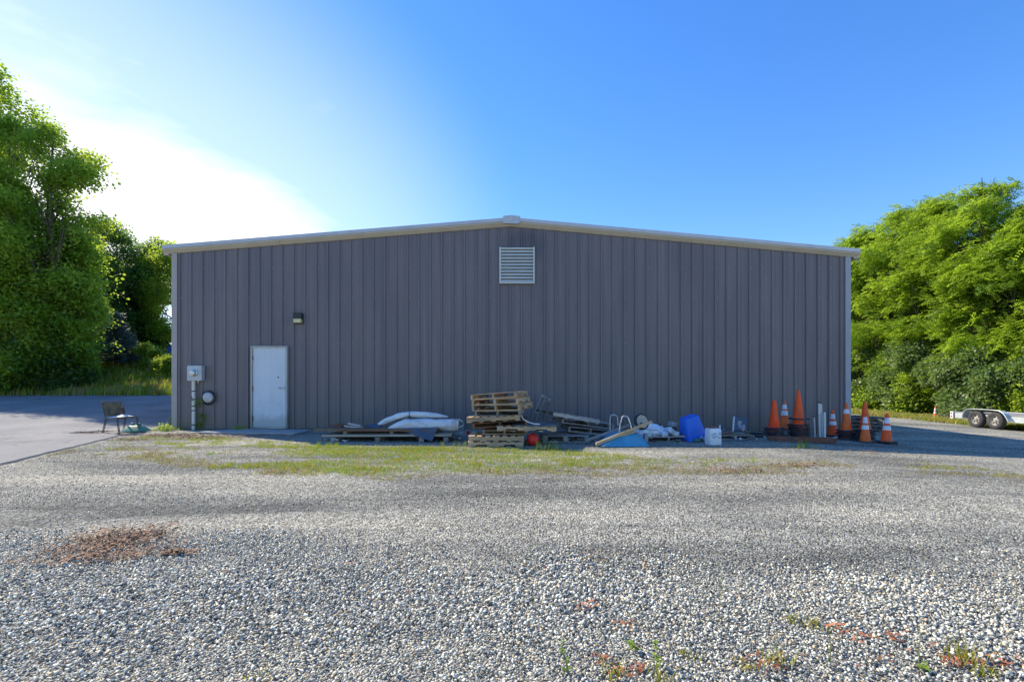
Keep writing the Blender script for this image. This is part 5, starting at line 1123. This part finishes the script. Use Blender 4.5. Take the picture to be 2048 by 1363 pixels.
p = on_ground(1730.5, 884); cone(BN3, 'short faded cone with two white bands standing in front of the rightmost stack', p, 8, 0, s=.98)
p = on_ground(1773, 887); p2 = cone(BND, 'lower one of two nested banded cones at the far right of the group', p, 14, 0, s=.93); cone(BND, 'upper one of two nested banded cones at the far right, tip brightest red', p + Vector((-.012, -.008, .04)), 22, 1.5, s=.93)
p = on_ground(1871, 836.5); cone(BND, 'small distant banded cone on the grass verge before the bushes', p, 20, s=.98)

# pipes, rusty channel
for i, (px, y0, y1, D, r_, m_, cap, lab) in enumerate([(1640.5, 806, 872, 11.95, .026, M_pvc, 1, 'tallest white plastic pipe standing upright with a black top'), (1644.5, 807, 850, 12.15, .022, M_pvc, 1, 'thin pipe right behind the tallest white pipe'), (1645.5, 825, 874, 11.9, .022, M_galv, 0, 'left one of the two shorter white pipes'), (1649.5, 824, 874, 11.85, .024, M_pvc, 0, 'right one of the two shorter white pipes'), (1630, 834, 872, 12.0, .018, M_galv, 1, 'short dark blue-grey pipe left of the tallest white pipe')]):
    a = at(px, D, y0); x = a.x; z0 = gz(x, D) + .02; t = thing('upright_pipe', lab, 'pipe', (x, D, z0), (R(-2), R(rnd.uniform(-1.5, 2)), 0), 'pipes standing against the wall')
    h = a.z - z0; MB().tube([(0, 0, 0), (0, 0, h)], r_, 14).build('tube', m_, t, smooth=True)
    if cap: MB().tube([(0, 0, h + .001), (.004, 0, h + .035)], r_ * 1.12, 12).build('cap', M_black, t)
pa, pb = on_ground(1543, 884), on_ground(1672, 885.5)
ch = MB().box((0, 0, .005), (1.44, .16, .008)).box((0, -.078, .055), (1.44, .008, .108)).box((0, .078, .055), (1.44, .008, .108)); o = ch.build('steel_channel', M_rust, loc=(pa.x * .5 + pb.x * .5, 11.02, gz(6.4, 11) + .004), rot=(0, R(1.5), R(-.5))); tag(o, 'rusty steel channel lying on the gravel in front of the cone stacks', 'steel channel')
for i, (px, py, l_, m_, lab) in enumerate([(1560, 880, .5, M_woodred, 'dark red board under the leftmost cone stack'), (1596, 878, .9, M_black, 'long black bar on the ground beneath the tallest cone stack'), (1688, 880, .5, M_rubber, 'short black bar on the ground right of the rusty channel')]):
    q = on_ground(px, py); o = MB().box((0, 0, .015), (l_, .09, .03)).build('ground_bar', m_, loc=q, rot=(0, 0, R(-3 + 4 * i))); tag(o, lab, 'bar')
# dark pallets beyond the corner
for i in range(4):
    pallet(['bottom', 'second', 'third', 'top'][i] + ' dark pallet of the short stack beyond the right shed corner', (10.85 + .06 * (i % 2) + (.12 if i == 3 else 0), 15.9, gz(10.9, 15.8) + .002 + .112 * i), (0, R(2.6), R(rnd.uniform(-6, 6))), L_=1.15, W=1.0, t=.11, m_=M_wooddark)

# ------------------------------------------------------------------ patio chair with things on and under it
cp = on_ground(242, 866); ch = thing('patio_chair', 'metal patio chair with brown sling, facing right on the edge of the asphalt', 'chair', (cp.x, cp.y, gz(cp.x, cp.y) + .028), (0, 0, R(-18))); ch.scale = (.94, .94, .94)
def tb(name, pts, r_, m_=M_chairmetal, par=ch, n=7): return MB().tube(pts, r_, n).build(name, m_, par, smooth=True)
for sy in (-.24, .24):                         # local +X is the facing direction
    tb('side_rail', [(-.40, sy * .98, .80), (-.36, sy, .78), (-.31, sy, .66), (-.26, sy, .50), (-.22, sy, .40), (-.1, sy, .36), (.12, sy, .375), (.24, sy, .40), (.28, sy, .37)], .014)
    for q, (xt, xb) in enumerate(((-.22, -.31), (.22, .29))):
        for e in (0, .045):
            tb('leg', [(xt + e, sy * 1.02, .37), (xt + e + (xb - xt) * .25, sy * 1.04, .24), (xb + e, sy * 1.06, .02), (xb + e * .8 - .02, sy * 1.06, .0)], .0105)
tb('top_rail', [(-.40, -.24, .80), (-.41, 0, .805), (-.40, .24, .80)], .014); tb('front_rail', [(.24, -.24, .40), (.24, .24, .40)], .012); tb('cross_brace', [(-.2, -.24, .36), (-.2, .24, .36)], .011)
def slingm(prof, name):
    vs = []; n = 6
    for x, z in prof:
        for k in range(n + 1): f = k / n; vs.append((x - .012 * math.sin(math.pi * f), -.225 + .45 * f, z - .02 * math.sin(math.pi * f)))
    m_ = len(vs); vs += [(x + .003, y, z - .005) for x, y, z in vs]; w = n + 1; fs = [(j * w + i, j * w + i + 1, (j + 1) * w + i + 1, (j + 1) * w + i) for j in range(len(prof) - 1) for i in range(n)]
    fs += [tuple(m_ + q for q in reversed(f)) for f in fs]; return MB().add(vs, fs).build(name, M_sling, ch, smooth=True)
slingm([(-.375, .785), (-.345, .74), (-.305, .65), (-.265, .53), (-.235, .45)], 'backrest'); slingm([(-.2, .385), (-.1, .372), (.05, .375), (.15, .385), (.23, .405)], 'seat')
cw = Matrix.Translation(ch.location) @ Matrix.Rotation(R(-18), 4, 'Z') @ Matrix.Scale(.94, 4)
mb = MB(); mb.add([(-.18, -.19, .40), (.02, -.20, .40), (.05, -.02, .41), (.06, .0, .475), (-.10, .05, .405), (.0, .16, .41)], [(0, 1, 3), (1, 2, 3), (0, 3, 4), (3, 5, 4), (2, 5, 3)]).xf(cw); o = mb.build('folded_sheet', M_paper); tag(o, 'crumpled white sheet lying on the left of the patio chair seat', 'sheet')
mb = MB(); mb.add([(.05, -.18, .415), (.25, -.15, .42), (.26, .15, .42), (.08, .15, .412), (.11, -.01, .48)], [(0, 1, 4), (1, 2, 4), (2, 3, 4), (3, 0, 4)]).xf(cw); o = mb.build('folded_sheet', M_paper); tag(o, 'pale folded sheet draped on the front of the patio chair seat', 'sheet')
bo = thing('brown_bottle', 'dark brown bottle-shaped holder standing on the patio chair seat', 'bottle', cw @ Vector((.03, .04, .41)), (0, R(-4), 0))
mlathe([(.045, 0), (.045, .16), (.03, .19), (.034, .20), (.034, .235), (.018, .25), (.018, .29), (0, .295)], Matrix.Identity(4), 'body', M_brown, bo, 16); MB().box((-.035, 0, .2), (.07, .03, .03)).build('nozzle', M_brown, bo)
gp = on_ground(265, 864.5); gt = thing('green_stand', 'green plastic trapezoid stand with two knobs on the asphalt under the patio chair', 'stand', (gp.x + .02, gp.y + .1, gz(gp.x, gp.y) + .028), (0, 0, R(-6)))
loft([rrect(0, 0, 0, .285, .20, .04), rrect(0, 0, .02, .27, .19, .04), rrect(0, 0, .135, .15, .10, .03), rrect(0, 0, .145, .13, .09, .03)]).build('base', M_greenplas, gt, smooth=True)
for x in (-.10, .09): blob(MB(), (x, 0, .175), (.045, .04, .035), 3, .08).build('knob', M_greenplas, gt, smooth=True)
t = thing('dry_branch', 'dry leafy branch lying on the asphalt left of the patio chair', 'branch', on_ground(185, 868) + Vector((0, 0, .03)), (0, 0, R(12)))
MB().tube([(-.45, -.02, .02), (-.2, 0, .03), (.05, .03, .035), (.3, .05, .03)], .012, 6).build('stick', M_twig, t); MB().tube([(-.2, 0, .03), (-.33, .08, .06)], .008, 5).build('stick', M_twig, t)
t = thing('pine_cone', 'single dark pine cone on the asphalt right of the green stand', 'pine cone', on_ground(289, 859) + Vector((0, 0, .055))); blob(MB(), (0, 0, 0), (.03, .03, .04), 5, .2, 8).build('scales', M_brown, t)
# thin sticks and a strip on the ground by the step
for a, b, lab in (((330, 875), (418, 866), 'long thin pale stick on the leaf litter left of the concrete slab'), ((462, 862), (474, 852), 'short dry twig leaning by the wall left of the white door')):
    A = on_ground(*a); B = on_ground(b[0], max(b[1], 862)); B.z += .03 if b[1] > 860 else .16; o = MB().tube([A + Vector((0, 0, .02)), A.lerp(B, .5) + Vector((0, 0, .03)), B], .008, 5).build('stick', M_twig); tag(o, lab, 'stick')

# ------------------------------------------------------------------ flatbed trailer on the right
TX = 19.45
tr = thing('flatbed_trailer', 'galvanised tandem-axle flatbed trailer cut by the right edge of the photo', 'trailer', (TX, 20.4, gz(TX, 20.4)), (0, 0, 0))
def tbx(name, c, d, m_=M_trailer, **k): return MB().box(c, d).build(name, m_, tr, bevel=.004, **k)
ya, yb = -4.2, 1.75
tbx('side_rail', (.06, (ya + yb) / 2, .455), (.06, yb - ya, .27)); tbx('side_rail', (2.15, (ya + yb) / 2, .455), (.06, yb - ya, .27))
tbx('deck', (1.1, (ya + yb) / 2, .545), (2.04, yb - ya - .04, .04), M_woodgray)
tbx('top_flange', (.045, (ya + yb) / 2, .597), (.10, yb - ya, .014), M_galv); tbx('rear_beam', (1.1, yb - .03, .46), (2.02, .06, .2))
pl_ = tbx('tail_plate', (-.01, yb - .06, .45), (.05, .14, .30), M_paper)
for zz in (.52, .39): MB().tube([(-.034, yb - .06, zz), (-.05, yb - .06, zz)], .035, 12).build('tail_light', M_red, pl_)
tbx('reflector', (.024, .95, .37), (.012, .30, .05), M_red)
for yy_ in (-2.6, -1.9): tbx('bracket', (.06, yy_, .27), (.09, .22, .12), M_galv)
for i, yw_ in enumerate((.47, -.36)):
    for xw, nm in ((-.14, 'near'), (2.34, 'far')):
        sg = 1 if nm == 'near' else -1
        Mw = Matrix.Translation((xw + sg * .11, yw_, .355)) @ Matrix.Rotation(R(-90 * sg), 4, 'Y')
        w = mlathe([(.20, -.10), (.27, -.115), (.325, -.10), (.352, -.07), (.355, 0), (.352, .07), (.325, .10), (.27, .115), (.205, .10), (.20, .06), (.2, -.1)], Mw, 'wheel', M_tyre, tr, 36)
        mlathe([(0, -.06), (.2, -.06), (.205, .085), (.192, .088), (.182, .05), (.165, .02), (.10, .035), (.06, .045), (.05, .08), (.03, .085), (0, .085)], Mw, 'rim', M_rim, w, 30)
        for k in range(6):
            a = k * R(60) + .3; MB().tube([Mw @ Vector((math.cos(a) * .125, math.sin(a) * .125, .020)), Mw @ Vector((math.cos(a) * .125, math.sin(a) * .125, .040))], .030, 10).build('rim_hole', M_dark, w)
    tbx('axle', (1.1, yw_, .355), (2.2, .07, .07), M_chairmetal)
for x0_, x1_ in ((-.19, .03),):
    arc = [(1.0, .36), (.98, .50), (.90, .66), (.76, .755), (.5, .775), (-.38, .775), (-.64, .755), (-.80, .66), (-.92, .50), (-1.00, .36)]
    vs = []
    for (y, z), (y2, z2) in zip(arc, [((y - .055) * .975 + .0536, z - .012) for y, z in arc]): vs += [(x0_, y, z), (x1_, y, z), (x1_, y2, z2), (x0_, y2, z2)]
    n_ = len(arc); fs = [(i * 4 + a, i * 4 + (a + 1) % 4, i * 4 + 4 + (a + 1) % 4, i * 4 + 4 + a) for i in range(n_ - 1) for a in range(4)] + [(3, 2, 1, 0), tuple(n_ * 4 - 4 + a for a in range(4))]
    fd = MB().add(vs, fs).build('fender', M_trailer, tr)
    MB().tube([(x0_, y, z) for y, z in arc], .016, 6).build('fender_lip', M_galv, fd, smooth=True)

# blue parked vehicle glimpsed between the left corner and the bank
bx = X_at(343, 33); bc = thing('parked_car', 'blue parked vehicle just peeping out beside the left shed corner', 'car', (bx + 2.0, 33.6, gz(bx, 33.6)), (0, 0, 0))
body = MB().prism([(-2.1, .35), (2.1, .35), (2.1, .85), (1.3, .95), (.9, 1.45), (-1.1, 1.5), (-1.9, 1.0), (-2.1, .9)], -.85, .85).build('body', M_bluecar, bc, bevel=.04)
MB().prism([(-1.6, 1.02), (1.15, 1.0), (.85, 1.38), (-1.05, 1.42)], -.87, -.845).build('window', M_dark, bc)
for x in (-1.3, 1.3): mlathe([(0, -.1), (.33, -.1), (.34, 0), (.33, .1), (0, .1)], Matrix.Translation((x, -.8, .34)) @ Matrix.Rotation(R(90), 4, 'X'), 'wheel', M_tyre, bc)
